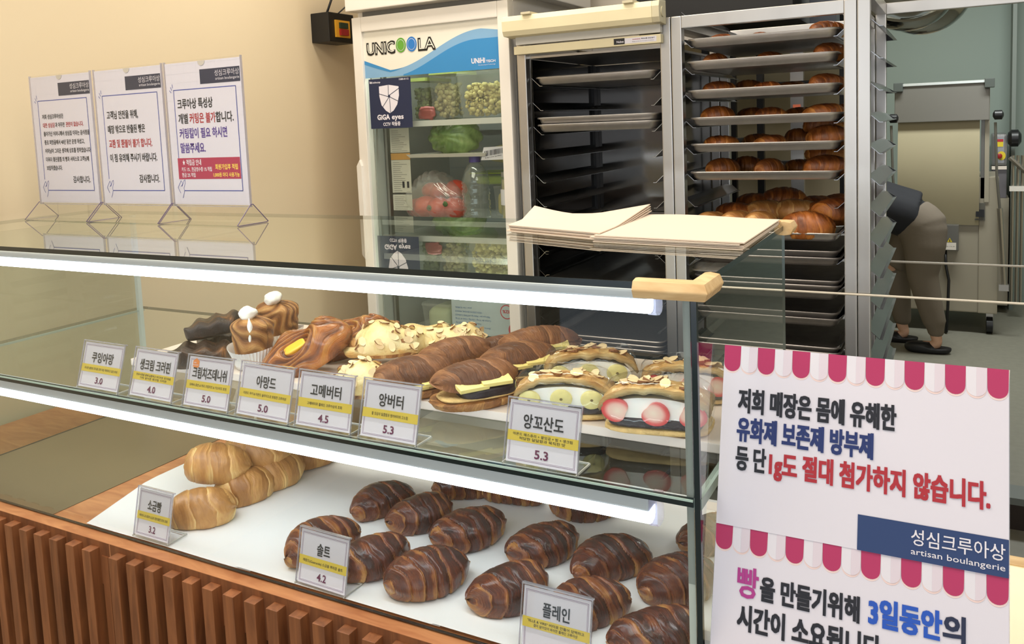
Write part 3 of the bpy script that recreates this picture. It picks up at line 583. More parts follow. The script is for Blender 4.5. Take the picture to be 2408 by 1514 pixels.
# kouign-amann
def kouign(x, y, z, deg, label, seed, s=1, ry=0, rx=0):
    def fn(P, X, Y, Z):
        P[..., 2] += .004 * np.sin(P[..., 0] * 160 + P[..., 1] * 60) * (Z > 0); return P
    t = link('kouign_amann', blob_mesh('kouign_amann', seed, M_burnt, .056, .038, .020, .09, 2.6, .48, 40, 60, fn=fn), None, label, 'pastry', 'dark caramelised pastries', None, (x, y, z), (rx, ry, math.radians(deg)), (s, s, s))
kouign(-1.385, 1.182, ZB + .020, 24, 'burnt-dark caramelised pastry lying flat at the left end of the board', 81, 1.08)
kouign(-1.402, 1.238, ZB + .066, 30, 'burnt-dark caramelised pastry stacked above, behind the first cruffin', 90, 1.0, -.18)
kouign(-1.440, 1.300, ZB + .020, 60, 'burnt-dark caramelised pastry underneath the raised one', 95, 1.0)
# sandos
M_straw = bpy.data.materials.new('strawberry_slice'); M_straw.use_nodes = True
nt = M_straw.node_tree; tcn = nt.nodes.new('ShaderNodeTexCoord'); gr = nt.nodes.new('ShaderNodeTexGradient'); gr.gradient_type = 'SPHERICAL'; mpn = nt.nodes.new('ShaderNodeMapping'); mpn.inputs['Scale'].default_value = (44, 0, 38)
rp = nt.nodes.new('ShaderNodeValToRGB'); nt.links.new(tcn.outputs['Object'], mpn.inputs[0]); nt.links.new(mpn.outputs[0], gr.inputs[0]); nt.links.new(gr.outputs['Fac'], rp.inputs[0]); nt.links.new(rp.outputs[0], nt.nodes['Principled BSDF'].inputs['Base Color'])
e = rp.color_ramp.elements; e[0].position = 0; e[0].color = lin((206, 44, 48)); e[1].position = 1; e[1].color = lin((246, 226, 204)); q = e.new(.25); q.color = lin((222, 96, 92)); q = e.new(.5); q.color = lin((242, 196, 180))
nt.nodes['Principled BSDF'].inputs['Roughness'].default_value = .3
M_flaky = ramp_mat('flaky_almond_pastry', [(0, (150, 92, 44)), (.35, (206, 158, 92)), (.7, (230, 200, 140)), (1, (244, 226, 180))], (.4, .55), .8, 14, .4)
def arch(L, D, H, z0, t=.0, nx=40, ny=26, seed=1, m=M_flaky, th=.014, rag=.003):
    """dome-shaped lid, open below: outer dome minus thickness, front cut face at -D/2"""
    n = nz(seed, 10, 3); P = []; 
    xs_ = np.linspace(-1, 1, nx); ys_ = np.linspace(-1, 1, ny); X, Y = np.meshgrid(xs_, ys_, indexing='ij')
    prof = np.clip(1 - np.abs(X) ** 2.4, 0, 1) ** .55 * np.clip(1 - np.clip((Y + .75) / 1.75, 0, 1) ** 2.2, 0, 1) ** .5
    Z = z0 + H * prof * (1 + .10 * n(X * 1.5, Y * 1.5)) + rag * n(X * 9, Y * 2) ; XX = X * L / 2 * (1 + .03 * n(Y * 3, 1)); YY = Y * D / 2 + rag * n(X * 6, Z * 90)
    top = np.stack([XX, YY, Z], -1); bot = np.stack([XX * .96, YY, np.maximum(Z - th * (1 + .3 * n(X * 4, Y)), z0 - .004)], -1)
    rows = np.concatenate([top, bot[:, ::-1]], 1)
    tone = np.concatenate([.35 + .3 * n(X * 3, Y * 3), .75 + 0 * X], 1); fl = np.stack([rows[..., 2] * 160, rows[..., 0] * 20, rows[..., 1] * 10], -1)
    return grid_mesh('pastry_lid', rows, tone, fl, m)
def sando(x, y, deg, label, kind, seed, s=1, L=.150):
    t = thing('cream_sandwich', label, 'sandwich', (x, y - .008, ZB), math.radians(deg), 'film-wrapped cream sandwiches'); t.scale = (s, s, s * .84)
    D = .085
    slab('bottom_pastry', L * 1.04, D * 1.04, .014, M_crumb, t, (0, 0, .007), seed=seed, amp=.07, e=.5)
    slab('bean_layer', L * .93, D * .98, .022, M_bean, t, (0, -.001, .021), seed=seed + 1, amp=.05, e=.35)
    # cream body
    mb = MB(); rs = []
    for k in range(6):
        yy = -D * .48 + D * .92 * k / 5; rs.append([(L * .46 * math.cos(a) * (1 - .03 * k), yy, .030 + .036 * math.sin(a) ** .6 * (1 - .05 * k)) for a in [PI * i / 20 for i in range(21)]])
    mb.ring(rs).build('cream_filling', M_cream, t, smooth='auto')
    link('pastry_lid', arch(L * 1.06, D * 1.06, .040, .044, seed=seed, th=.011), t)
    r = random.Random(seed)
    if kind == 'banana':
        for i, px in enumerate((-.36, -.02, .30)):
            b = MB().lathe([(.0155, 0), (.0175, .001), (.0175, .006), (.0155, .007)], n=22, axis='y').build('banana_slice', M_banana, t, smooth='auto', loc=(px * L, -D * .48 - .005, .044 - .006 * abs(px)), rot=(0, 0, .1 * (i - 1)))
            MB().lathe([(.0026, 0), (.0026, .0006)], n=6, axis='y').build('seed_mark', M_bseed, b, loc=(0, -.0007, 0))
    else:
        for i, px in enumerate((-.34, .0, .34)):
            pts = []
            for q_ in range(22):
                a = 2 * PI * q_ / 22; rr = .0200 * (1 + .26 * math.cos(a) - .10 * math.cos(2 * a) + .04 * math.cos(3 * a)); pts.append((rr * math.sin(a) * .92, rr * math.cos(a) * -1))
            MB().prism(pts, 0, .006, 'y').build('strawberry_slice', M_straw, t, smooth='auto', loc=(px * L, -D * .48 - .005, .042), rot=(0, (1.9, -.9, -1.2)[i], 0))
    for k in range(16):
        o = link('almond_flake', fl_m[k % 3], t, loc=(r.uniform(-.055, .055), r.uniform(-.03, .015), 0), rot=(r.uniform(-.3, .3), r.uniform(-.3, .3), r.uniform(0, 6)))
        X = o.location.x / (L / 2); Yn = o.location.y / (D / 2)
        o.location.z = .042 + .046 * max(0, 1 - abs(X) ** 2.4) ** .55 * max(0, 1 - max(0, (Yn + .75) / 1.75) ** 2.2) ** .5; o.scale = (1.2, 1.2, 1.2)
    # film wrap
    n = nz(seed + 3, 12, 6); nu, nv = 40, 60; ux = np.linspace(-1, 1, nu)[:, None]; vv = np.linspace(0, 2 * PI, nv, endpoint=False)[None, :]
    R = np.clip(1 - np.abs(ux) ** 5, 0, 1) ** .35; cy = np.sign(np.cos(vv)) * np.abs(np.cos(vv)) ** .7; cz = np.sign(np.sin(vv)) * np.abs(np.sin(vv)) ** .75
    wr = 1 + .03 * n(ux * 2, np.cos(vv), np.sin(vv)) + .012 * np.sin(ux * 40 + 5 * n(np.cos(vv), ux, 1)); P = np.stack([ux * L * .55 + 0 * vv, cy * R * D * .59 * wr, .045 + cz * R * .0465 * wr * (1 - .15 * (cz > 0) * np.abs(ux) ** 2)], -1)
    P[..., 2] = np.maximum(P[..., 2], .0005); link('film_wrap', grid_mesh('film_wrap', P, None, None, M_film), t)
    return t
sando(-.560, 1.205, 20, 'banana cream sandwich in clear film, in front, behind the right 5.3 card', 'banana', 3)
sando(-.575, 1.345, 24, 'banana cream sandwich in clear film, behind the front banana one', 'banana', 8, 1.02)
sando(-.402, 1.200, 10, 'strawberry cream sandwich in clear film, in front by the right glass', 'strawberry', 12, 1.05)
sando(-.400, 1.345, 16, 'strawberry cream sandwich in clear film, behind the front strawberry one', 'strawberry', 17, .95)

# ------------------------------------------------------------------ on top of the case: sign holders, papers
def sign(x0, yaw, label, fill):
    W_, H_ = .255, .345; y = 1.40
    t = thing('sign_holder', label, 'sign', (x0 + W_ / 2, y, 1.2935), yaw, 'acrylic sign holders on the case')
    b = .042
    MB().box(-W_ / 2, W_ / 2, -.003, -.0015, b, b + H_).build('front_sheet', M_acryl, t)
    MB().box(-W_ / 2, W_ / 2, .0015, .003, b, b + H_).build('back_sheet', M_acryl, t)
    e = MB(); e.box(-W_ / 2, -W_ / 2 + .0012, -.0031, .0031, b, b + H_); e.box(W_ / 2 - .0012, W_ / 2, -.0031, .0031, b, b + H_); e.box(-W_ / 2, W_ / 2, -.0035, .0035, b - .002, b)
    e.build('side_rim', M_acryledge, t)
    # rhombic foot: two legs and two struts in section
    sec = [(-.003, b + .004), (-.048, .001), (-.044, 0.0), (.044, 0.0), (.048, .001), (.003, b + .004)]
    f = MB(); th = .0015
    for p, q in ((sec[0], sec[1]), (sec[1], sec[2]), (sec[2], sec[3]), (sec[3], sec[4]), (sec[4], sec[5])):
        d = Vector((q[0] - p[0], q[1] - p[1])).normalized(); nn = Vector((-d.y, d.x)) * th / 2
        f.prism([(p[0] + nn.x, p[1] + nn.y + .001), (p[0] - nn.x, p[1] - nn.y + .001), (q[0] - nn.x, q[1] - nn.y + .001), (q[0] + nn.x, q[1] + nn.y + .001)], -W_ / 2 - .002, W_ / 2 + .002)
    f.build('foot', M_acryl, t)
    g = MB()
    for sx in (-W_ / 2 - .002, W_ / 2 + .002):
        g.tube([(sx, p[0], p[1] + .001) for p in sec] + [(sx, sec[0][0], sec[0][1])], .0011, 5)
    g.build('foot_edge', mat('foot_edge_tint', (110, 96, 128), .2), t)
    card = link('card', None, t); S_ = Sheet(-.0004)
    S_.mb(M_paper).box(-W_ / 2 + .003, W_ / 2 - .003, -.0004, .0008, b + .002, b + H_ - .004)
    gm = mat('pale_grid_ink', (222, 220, 228), .7)
    for i in range(1, 12): S_.rect(-W_ / 2 + .003 + i * .021, -W_ / 2 + .0035 + i * .021, b + .002, b + H_ - .005, gm, .0002)
    for i in range(1, 17): S_.rect(-W_ / 2 + .003, W_ / 2 - .003, b + i * .021, b + .0005 + i * .021, gm, .0002)
    fx0, fx1, fz0, fz1 = -W_ / 2 + .028, W_ / 2 - .022, b + .036, b + H_ - .068
    S_.rect(fx0, fx1, fz0, fz1, M_paper, .0004)
    S_.line([(fx0, fz0 + .030), (fx0, fz1), (fx1, fz1), (fx1, fz0), (fx0 + .012, fz0)], .0020, M_blue, .0006)
    for a_, b_ in (((-.010, .004), (-.006, -.004)), ((-.014, -.004), (-.009, -.009)), ((-.004, .010), (-.003, .002))): S_.line([(fx0 + a_[0], fz1 + a_[1] + .004), (fx0 + b_[0], fz1 + b_[1] + .004)], .0014, M_blue, .0006)
    hx, hz = fx0 + .002, fz0 + .006
    for P_ in ([(-.006, .010), (-.012, .002), (-.008, -.006), (-.004, -.012)], [(-.006, .010), (.0, .018), (.004, .012), (.002, .004)], [(.002, .004), (.010, .018), (.014, .020), (.014, .012), (.008, .0), (.010, -.006), (.006, -.016), (.002, -.024)], [(-.002, .004), (.003, .008)]):
        S_.line([(hx + p[0], hz + p[1]) for p in P_], .0012, M_blue, .0007)
    S_.rect(W_ / 2 - .135, W_ / 2 - .006, b + H_ - .058, b + H_ - .024, M_navy, .0005)
    S_.text('성심크루아상', M_wht, W_ / 2 - .086, W_ / 2 - .008, b + H_ - .041, .013, .0008, .0)
    S_.text('artisan boulangerie', M_wht, W_ / 2 - .084, W_ / 2 - .008, b + H_ - .051, .0075, .0008, .0)
    fill(S_, fx0, fx1, fz0, fz1)
    S_.poly([(.012 * math.cos(PI + PI * i / 10), b + H_ - .0035 + .012 * math.sin(PI + PI * i / 10)) for i in range(11)], mat('thumb_notch_clear', (206, 200, 190), .3), .0009)
    S_.build(card, NM | {'white_paper': 'paper', 'thumb_notch_clear': 'thumb_notch'})
def f1(S_, a, b_, c, d):
    x = a + .014; H = d - c; k = .0115
    rows = [(.80, .092, [('저희 성심크루아상은', M_ink, 0, .092)]), (.705, 0, [('대전 성심당', M_red, 0, .052), ('과 아무런', M_ink, .054, .094), ('관련이 없습니다.', M_red, .100, .174)]),
            (.61, 0, [('돌아가신 어머니께서 성심집 이라는 음식점을', M_ink, 0, .196)]), (.515, 0, [('종로 피맛골에서 40년 동안 운영 하셨고,', M_ink, 0, .172)]),
            (.42, 0, [('어머님이 그리운 생각에 상호를 정하였습니다.', M_ink, 0, .196)]), (.325, 0, [('더욱더 좋은품질 의 빵과 서비스로 고객님께', M_ink, 0, .184)]), (.23, 0, [('보답하겠습니다.', M_ink, 0, .068)])]
    for z, _, ps in rows:
        for s_, m_, p, q in ps: S_.text(s_, m_, x + p * .98, x + q * .98, c + H * z, k, .0009, .02)
    S_.text('감사합니다.', M_ink, b_ - .082, b_ - .012, c + H * .09, .016, .0009, .02)
def f2(S_, a, b_, c, d):
    x = a + .012; H = d - c; k = .0185
    for z, s_, m_, p, q in [(.76, '고객님 안전을 위해,', M_ink, 0, .118), (.61, '매장 밖으로 반출된 빵은', M_ink, 0, .140), (.46, '교환 및 환불이 불가 합니다.', M_red, 0, .162), (.31, '이 점 유의해 주시기 바랍니다.', M_ink, 0, .176)]: S_.text(s_, m_, x + p, x + q, c + H * z, k, .0009, .022)
    S_.text('감사합니다.', M_ink, b_ - .088, b_ - .014, c + H * .09, .018, .0009, .022)
def f3(S_, a, b_, c, d):
    x = a + .010; H = d - c; k = .0215
    S_.text('크루아상 특성상', M_ink, x, x + .118, c + H * .82, k, .0009, .022)
    S_.text('개별', M_ink, x, x + .032, c + H * .675, k, .0009, .022); S_.text('커팅은 불가', M_red, x + .038, x + .124, c + H * .675, k, .0009, .022); S_.text('합니다.', M_ink, x + .125, x + .182, c + H * .675, k, .0009, .022)
    S_.text('커팅칼이 필요 하시면', M_violet, x, x + .158, c + H * .53, k, .0009, .022); S_.text('말씀주세요.', M_violet, x, x + .084, c + H * .385, k, .0009, .022)
    z0, z1 = c + H * .115, c + H * .325; S_.rect(a - .004, b_ - .002, z0, z1, M_crim, .0008); hh = z1 - z0
    S_.text('★ 적립금 안내', M_wht, x + .002, x + .066, z0 + hh * .68, .0125, .0012, .015); S_.text('카드 1% , 현금영수증 1% 적립', M_wht, x - .002, x + .100, z0 + hh * .38, .0095, .0012, .012); S_.text('현금 2% 적립', M_wht, x - .002, x + .044, z0 + hh * .11, .0095, .0012, .012)
    S_.text('회원가입후 적립', M_ylt, x + .112, b_ - .010, z0 + hh * .46, .0115, .0012, .015); S_.text('1,000원 마다 사용가능', M_ylt, x + .104, b_ - .006, z0 + hh * .11, .0095, .0012, .012)
sign(-2.222, 0, 'clear stand with the smallest Korean print, leftmost of the three notices', f1)
sign(-1.954, 0, 'clear stand with Korean notice and one red line, middle of the three', f2)
sign(-1.690, 0, 'clear stand with Korean notice and a crimson box at its bottom, rightmost', f3)
# wrapping paper stacks: each sheet a part
def stack(label, poly, n, curl, z0=1.2935, th=.0026, seed=1):
    t = thing('paper_stack', label, 'paper stack', (0, 0, z0)); r = random.Random(seed)
    for k in range(n):
        dx, dy = r.uniform(-.004, .004), r.uniform(-.003, .003); N = 12; vs = []
        A, B_, C_, D_ = [Vector((p[0] + dx, p[1] + dy, 0)) for p in poly]
        for j in range(N + 1):
            for i in range(N + 1):
                u, v = i / N, j / N; p = A.lerp(B_, u).lerp(D_.lerp(C_, u), v); z = k * th + .0005
                z += curl(u, v) * (.4 + .6 * k / n); vs.append((p.x, p.y, z))
        m = len(vs); top = [(x, y, z + th * .7) for x, y, z in vs]; W1 = N + 1
        fs = []
        for j in range(N):
            for i in range(N):
                q = (j * W1 + i, j * W1 + i + 1, (j + 1) * W1 + i + 1, (j + 1) * W1 + i); fs.append(q[::-1]); fs.append(tuple(a + m for a in q))
        bd = [i for i in range(W1)] + [j * W1 + N for j in range(1, W1)] + [N * W1 + i for i in range(N - 1, -1, -1)] + [j * W1 for j in range(N - 1, 0, -1)]
        for a, b in zip(bd, bd[1:] + bd[:1]): fs.append((a, b, b + m, a + m))
        MB().add(vs + top, fs).build('paper_sheet', M_wrap, t, recalc=False)
    return t
stack('left stack of cream wrapping paper with curled corners on the top glass', [(-.755, 1.385), (-.538, 1.312), (-.552, 1.62), (-.785, 1.56)], 6, lambda u, v: .020 * max(0, v - .5) * 2 * (max(0, .35 - u) / .35) ** 1.3 + .016 * max(0, u - .55) / .45 * max(0, v - .3) / .7 * 1.2, seed=2)
stack('right stack of cream wrapping paper lying flat beside the curled stack', [(-.548, 1.300), (-.288, 1.266), (-.292, 1.575), (-.556, 1.605)], 5, lambda u, v: .002 * math.sin(u * 5) * v, seed=5)

# ------------------------------------------------------------------ posters and side table
th = math.radians(15.8)
board = thing('poster_board', 'clear leaning board that carries the two pink-awning posters beside the case', 'poster stand', (-.2765, 1.1085, 1.1895)); board.rotation_euler = (-th, 0, 0)
MB().box(0, .331, .003, .007, -.475, .0).build('back_plate', M_acryl, board)
e = MB(); e.box(-.001, .0005, .002, .008, -.475, 0); e.box(.3305, .332, .002, .008, -.475, 0); e.build('plate_rim', M_acryledge, board)
MB().prism([(.008, -.30), (.012, -.30), (.19, -.478), (.186, -.478)], .10, .23).build('back_strut', M_acryl, board)
def awning(S_, W_, z1, hh, n=16, k=.0):
    wd = W_ / (n - 1 + .0); 
    for i in range(n - 1):
        x0 = i * wd; x1 = x0 + wd; r = wd / 2 - .0004; base = z1 - hh + r
        col = M_pink if i % 2 == 0 else M_wht
        S_.poly([(x0 + .0015, z1)] + [(x0 + wd / 2 + r * math.cos(PI + PI * q / 12), base - .0025 + r * math.sin(PI + PI * q / 12)) for q in range(13)] + [(x1 + .001, z1)], M_peach, .0002 + i * .00001)
        ST = S_.d.setdefault('scallop%d' % i, (col, MB()))[1]; ST.m or ST.add([(p[0], S_.y - .0005 - i * .00001, p[1]) for p in [(x0, z1)] + [(x0 + wd / 2 + r * math.cos(PI + PI * q / 12), base + r * math.sin(PI + PI * q / 12)) for q in range(13)] + [(x1, z1)]], [tuple(range(15))])
        0 and S_.poly([(x0, z1)] + [(x0 + wd / 2 + r * math.cos(PI + PI * q / 12), base + r * math.sin(PI + PI * q / 12)) for q in range(13)] + [(x1, z1)], col, .0005 + i * .00001)
        if i % 2: S_.poly([(x0 + wd * .5, z1), (x0 + wd * .5, base - r * 1.0)] + [(x0 + wd / 2 + r * math.cos(q), base + r * math.sin(q)) for q in [-PI / 2 + PI / 2 * j / 6 for j in range(7)]] + [(x1, z1)], M_pale2, .0008)
def poster(z1, label, fill, lift, aw=1):
    t = thing('poster', label, 'poster', (-.2765, 1.1085, 1.1895), 0, 'pink-awning posters'); t.rotation_euler = (-th, 0, 0)
    S_ = Sheet(-lift); S_.mb(M_paper).box(0, .331, -lift, -lift + .0012, z1 - .2315, z1); awning(S_, .331, z1, .034); fill(S_, z1); S_.build(t, NM | {'white_paper': 'paper'} | {'scallop%d' % i: ('pink_scallop' if i % 2 == 0 else 'white_scallop') for i in range(16)}); return t
def p1(S_, z1):
    S_.text('저희 매장은 몸에 유해한', M_ink, .022, .212, z1 - .083, .027, .0012, .035)
    S_.text('유화제 보존제 방부제', M_inkp, .022, .187, z1 - .120, .027, .0012, .035)
    S_.text('등 단', M_ink, .022, .060, z1 - .157, .027, .0012, .03); S_.text('1g도 절대 첨가하지 않습니다.', M_red, .065, .312, z1 - .158, .027, .0012, .035)
    S_.rect(.172, .331, z1 - .2315, z1 - .190, M_navyp, .001)
    S_.text('성심크루아상', M_wht, .231, .3275, z1 - .2125, .0165, .0016, .006); S_.text('artisan boulangerie', M_wht, .231, .3275, z1 - .2245, .0080, .0016, .004)
def p2(S_, z1):
    S_.text('빵', M_magenta, .031, .057, z1 - .084, .033, .0012, .022); S_.text('을 만들기위해', M_ink, .060, .176, z1 - .084, .026, .0012, .035); S_.text('3일동안', M_brightblue, .187, .264, z1 - .083, .028, .0012, .04); S_.text('의', M_navy, .266, .288, z1 - .083, .027, .0012, .035)
    S_.text('시간이 소요됩니다.', M_ink, .033, .205, z1 - .124, .027, .0012, .035)
poster(0.0, 'upper white poster with pink awning scallops and a navy logo block at its lower right', p1, .002)
poster(-.2285, 'lower poster with the same awning, first letter in magenta, cut off by the frame', p2, .0005)
tb = thing('side_table', 'low table with a cream top and wooden edge, right of the posters', 'table', (0, 0, 0))
B(-.265, .95, 1.14, 1.515, .735, .75).build('table_top', mat('cream_laminate', (240, 224, 184), .35, var=.03, vscale=3, stretch=(1, 8, 1)), tb)
B(-.265, .95, 1.515, 1.545, .730, .752).build('wood_edge', M_bump, tb)
for x, y in ((-.24, 1.18), (.92, 1.18), (-.24, 1.49), (.92, 1.49)): B(x - .02, x + .02, y - .02, y + .02, 0, .735).build('leg', M_black, tb)

# ------------------------------------------------------------------ upright fridge
fr = thing('upright_fridge', 'white glass-door fridge with a blue wave header, between wall and first rack', 'fridge')
FX0, FX1, FY0, FY1 = -2.068, -1.384, 2.6, 3.22
cab = MB(); cab.box(FX0, FX0 + .04, 2.64, FY1, .12, 1.96); cab.box(FX1 - .04, FX1, 2.64, FY1, .12, 1.96); cab.box(FX0, FX1, FY1 - .03, FY1, .12, 1.96); cab.box(FX0, FX1, 2.64, FY1, .12, .26)
cab.build('cabinet', M_white, fr)
B(FX0 - .005, FX1 + .055, 2.57, FY1, 1.952, 2.2).build('top_compartment', M_white, fr, bev=.004)
MB().box(FX0 + .03, FX1 - .02, 2.63, 2.70, 1.930, 1.952).build('grille', mat('grille_grey', (120, 118, 112), .5), fr)
liner = MB(); liner.box(FX0 + .041, FX0 + .046, 2.645, FY1 - .032, .26, 1.90); liner.box(FX1 - .046, FX1 - .041, 2.645, FY1 - .032, .26, 1.90); liner.box(FX0 + .045, FX1 - .045, FY1 - .04, FY1 - .032, .26, 1.90); liner.box(FX0 + .045, FX1 - .045, 2.645, FY1 - .032, 1.895, 1.905)
liner.build('inner_liner', mat('fridge_liner_grey', (168, 170, 164), .5), fr)
door = MB(); t_ = .043
for a in ((FX0, FX0 + t_, .15, 1.930), (FX1 - t_, FX1, .15, 1.930), (FX0 + t_, FX1 - t_, 1.874, 1.930), (FX0 + t_, FX1 - t_, .15, .21)): door.box(a[0], a[1], 2.598, 2.64, a[2], a[3])
door.build('door_frame', M_white, fr, bev=.004)
B(FX0 + t_, FX1 - t_, 2.612, 2.616, .21, 1.874).build('door_glass', M_frglass, fr)
h = MB().prism([(FX0 - .006, 1.36), (FX0 + .010, 1.385), (FX0 + .018, 1.36), (FX0 + .020, 1.02), (FX0 + .012, .99), (FX0 - .004, 1.01)], 2.585, 2.60, 'y').build('door_handle', M_white, fr, bev=.003)
# header print
H_ = Sheet(2.6105); hx0, hx1, hz0, hz1 = FX0 + t_, FX1 - t_, 1.697, 1.874
H_.rect(hx0, hx1, hz0, hz1, mat('header_white_print', (232, 228, 214), .4))
wv = lambda u: hz0 + (hz1 - hz0) * (.18 + .50 * (.5 - .5 * math.cos(PI * min(1, max(0, (u - .22) / .70)))) + .22 * max(0, .22 - u) / .22 * 1.1)
wl = lambda u: hz0 + (hz1 - hz0) * (.14 + .68 * (.5 - .5 * math.cos(PI * min(1, max(0, (u - .20) / .68)))) + .24 * max(0, .20 - u) / .20 - .06 * max(0, u - .88) / .12)
N = 40
H_.poly([(hx0 + (hx1 - hx0) * i / N, hz0) for i in (0, N)] + [(hx0 + (hx1 - hx0) * i / N, wl(i / N)) for i in range(N, -1, -1)], mat('header_light_blue', (128, 172, 208), .4), .0004)
H_.poly([(hx0 + (hx1 - hx0) * (.30 + .70 * i / N), hz0) for i in (0, N)] + [(hx0 + (hx1 - hx0) * (.30 + .70 * i / N), min(wl(.30 + .70 * i / N) - .0, hz0 + (hz1 - hz0) * (.0 + .62 * (.5 - .5 * math.cos(PI * min(1, (i / N + .12) / .9)))) + .012 * (i < 0))) for i in range(N, -1, -1)], mat('header_mid_blue', (54, 136, 194), .4), .0008)
H_.poly([(hx0 + (hx1 - hx0) * i / N, wl(i / N) - (.014 * max(0, 1 - (i / N / .30) ** 2))) for i in range(0, 13)] + [(hx0 + (hx1 - hx0) * i / N, wl(i / N)) for i in range(12, -1, -1)], MATS['header_mid_blue'], .0008)
lx = hx0 + .016; lz = hz0 + .088
def logo(s_, a, b_): H_.text(s_, M_black, lx + a, lx + b_, lz, .052, .0012, .05); H_.text(s_, MATS['header_white_print'], lx + a + .003, lx + b_ - .003, lz + .004, .044, .0016, -.012)
logo('UNIC', 0, .130); logo('LA', .238, .312)
for cx, m_ in ((.159, mat('logo_green', (98, 160, 54), .4)), (.208, mat('logo_blue', (40, 120, 196), .4))):
    for r_, mm, lf in ((.0275, m_, .0018), (.021, M_wht, .0022), (.0195, m_, .0026)): H_.poly([(lx + cx + r_ * .82 * math.cos(2 * PI * q / 28), lz + .026 + r_ * math.sin(2 * PI * q / 28)) for q in range(28)], mm, lf)
H_.text('UNiHi', M_wht, hx1 - .118, hx1 - .062, hz0 + .024, .021, .0014, .03); H_.text('TECH', M_wht, hx1 - .058, hx1 - .020, hz0 + .024, .010, .0014, .03); H_.text('Membership & Technology', M_wht, hx1 - .090, hx1 - .020, hz0 + .015, .004, .0014, 0)
H_.build(link('header_panel', None, fr), {'header_white_print': 'header_sheet', 'header_light_blue': 'light_wave', 'header_mid_blue': 'mid_wave', 'black_plastic': 'dark_lettering', 'logo_green': 'green_disc', 'logo_blue': 'blue_disc', 'white_ink': 'white_lettering'})
# security sticker
st = thing('security_sticker', 'dark navy CCTV sticker with a white shield, upper left of the fridge door', 'sticker', (0, 0, 0))
K_ = Sheet(2.6115); sx0, sx1, sz0, sz1 = -2.012, -1.816, 1.502, 1.692
K_.rect(sx0, sx1, sz0, sz1, M_navy)
cx, cz = (sx0 + sx1) / 2 - .004, 1.625
sh = [(-.046, .038), (0, .042), (.046, .034), (.046, 0), (.036, -.034), (.018, -.056), (0, -.066), (-.018, -.056), (-.038, -.034), (-.046, 0)]
K_.poly([(cx + p[0], cz + p[1]) for p in sh], M_wht, .0005)
for a, b_ in (((-.002, .042), (-.003, .004)), ((.046, .026), (.0, .002)), ((.042, -.022), (.003, -.004)), ((.003, -.064), (.002, -.006)), ((-.032, -.040), (-.002, -.006)), ((-.046, .010), (-.003, -.003))): K_.line([(cx + a[0], cz + a[1]), (cx + b_[0], cz + b_[1])], .0022, M_navy, .001)
K_.poly([(cx + .006 * math.cos(q), cz - .001 + .006 * math.sin(q)) for q in [PI / 3 * j for j in range(6)]], M_navy, .0012)
K_.text('GiGA', M_wht, cx - .060, cx - .002, sz0 + .034, .022, .001, .04); K_.text('eyes', M_wht, cx + .008, cx + .062, sz0 + .034, .022, .001, .03)
K_.text('CCTV', M_wht, cx - .034, cx + .000, sz0 + .010, .014, .001, .03); K_.text('작동중', M_wht, cx + .006, cx + .046, sz0 + .010, .014, .001, .03)
K_.text('kt', M_wht, sx0 + .006, sx0 + .018, sz1 - .016, .010, .001, .04); K_.text('telecop', M_wht, sx0 + .020, sx0 + .056, sz1 - .016, .008, .001, .02); K_.text('1588-0112', M_wht, sx1 - .052, sx1 - .008, sz1 - .010, .007, .001, .02)
K_.build(st, {'navy_print': 'sticker_sheet', 'white_ink': 'white_lettering'})
# shelves
M_wire = mat('white_wire', (206, 206, 200), .4)
for z in (1.512, 1.130, .992, .672):
    m_ = MB(); m_.box(FX0 + .05, FX1 - .05, 2.655, 2.665, z - .008, z + .014); m_.box(FX0 + .05, FX1 - .05, 3.12, 3.13, z - .006, z + .006)
    sh_ = link('shelf', None, fr); m_.build('shelf_rail', M_wire, sh_)
    m_ = MB()
    for i in range(44): x = FX0 + .056 + i * (FX1 - FX0 - .112) / 43; m_.box(x - .0018, x + .0018, 2.665, 3.13, z - .002, z + .002)
    m_.build('shelf_wires', M_wire, sh_, kind='stuff')
MB().box(FX0 + .052, FX0 + .062, 2.70, 2.72, .3, 1.88).build('shelf_track', M_steel, fr)
l = bpy.data.lights.new('fridge_lamp', 'AREA'); l.shape = 'RECTANGLE'; l.size, l.size_y = .5, .05; l.energy = 2.2; l.color = (.92, 1, .94)
lo = bpy.data.objects.new('fridge_lamp', l); lo.location = (-1.73, 2.68, 1.885); lo.rotation_euler = (math.radians(-12), 0, 0); C.objects.link(lo)
l2 = l.copy(); l2.energy = 1.3; l2.size = .04; l2.size_y = 1.2; lo = bpy.data.objects.new('fridge_lamp', l2); lo.location = (-1.437, 2.70, 1.0); lo.rotation_euler = (0, math.radians(80), 0); C.objects.link(lo)
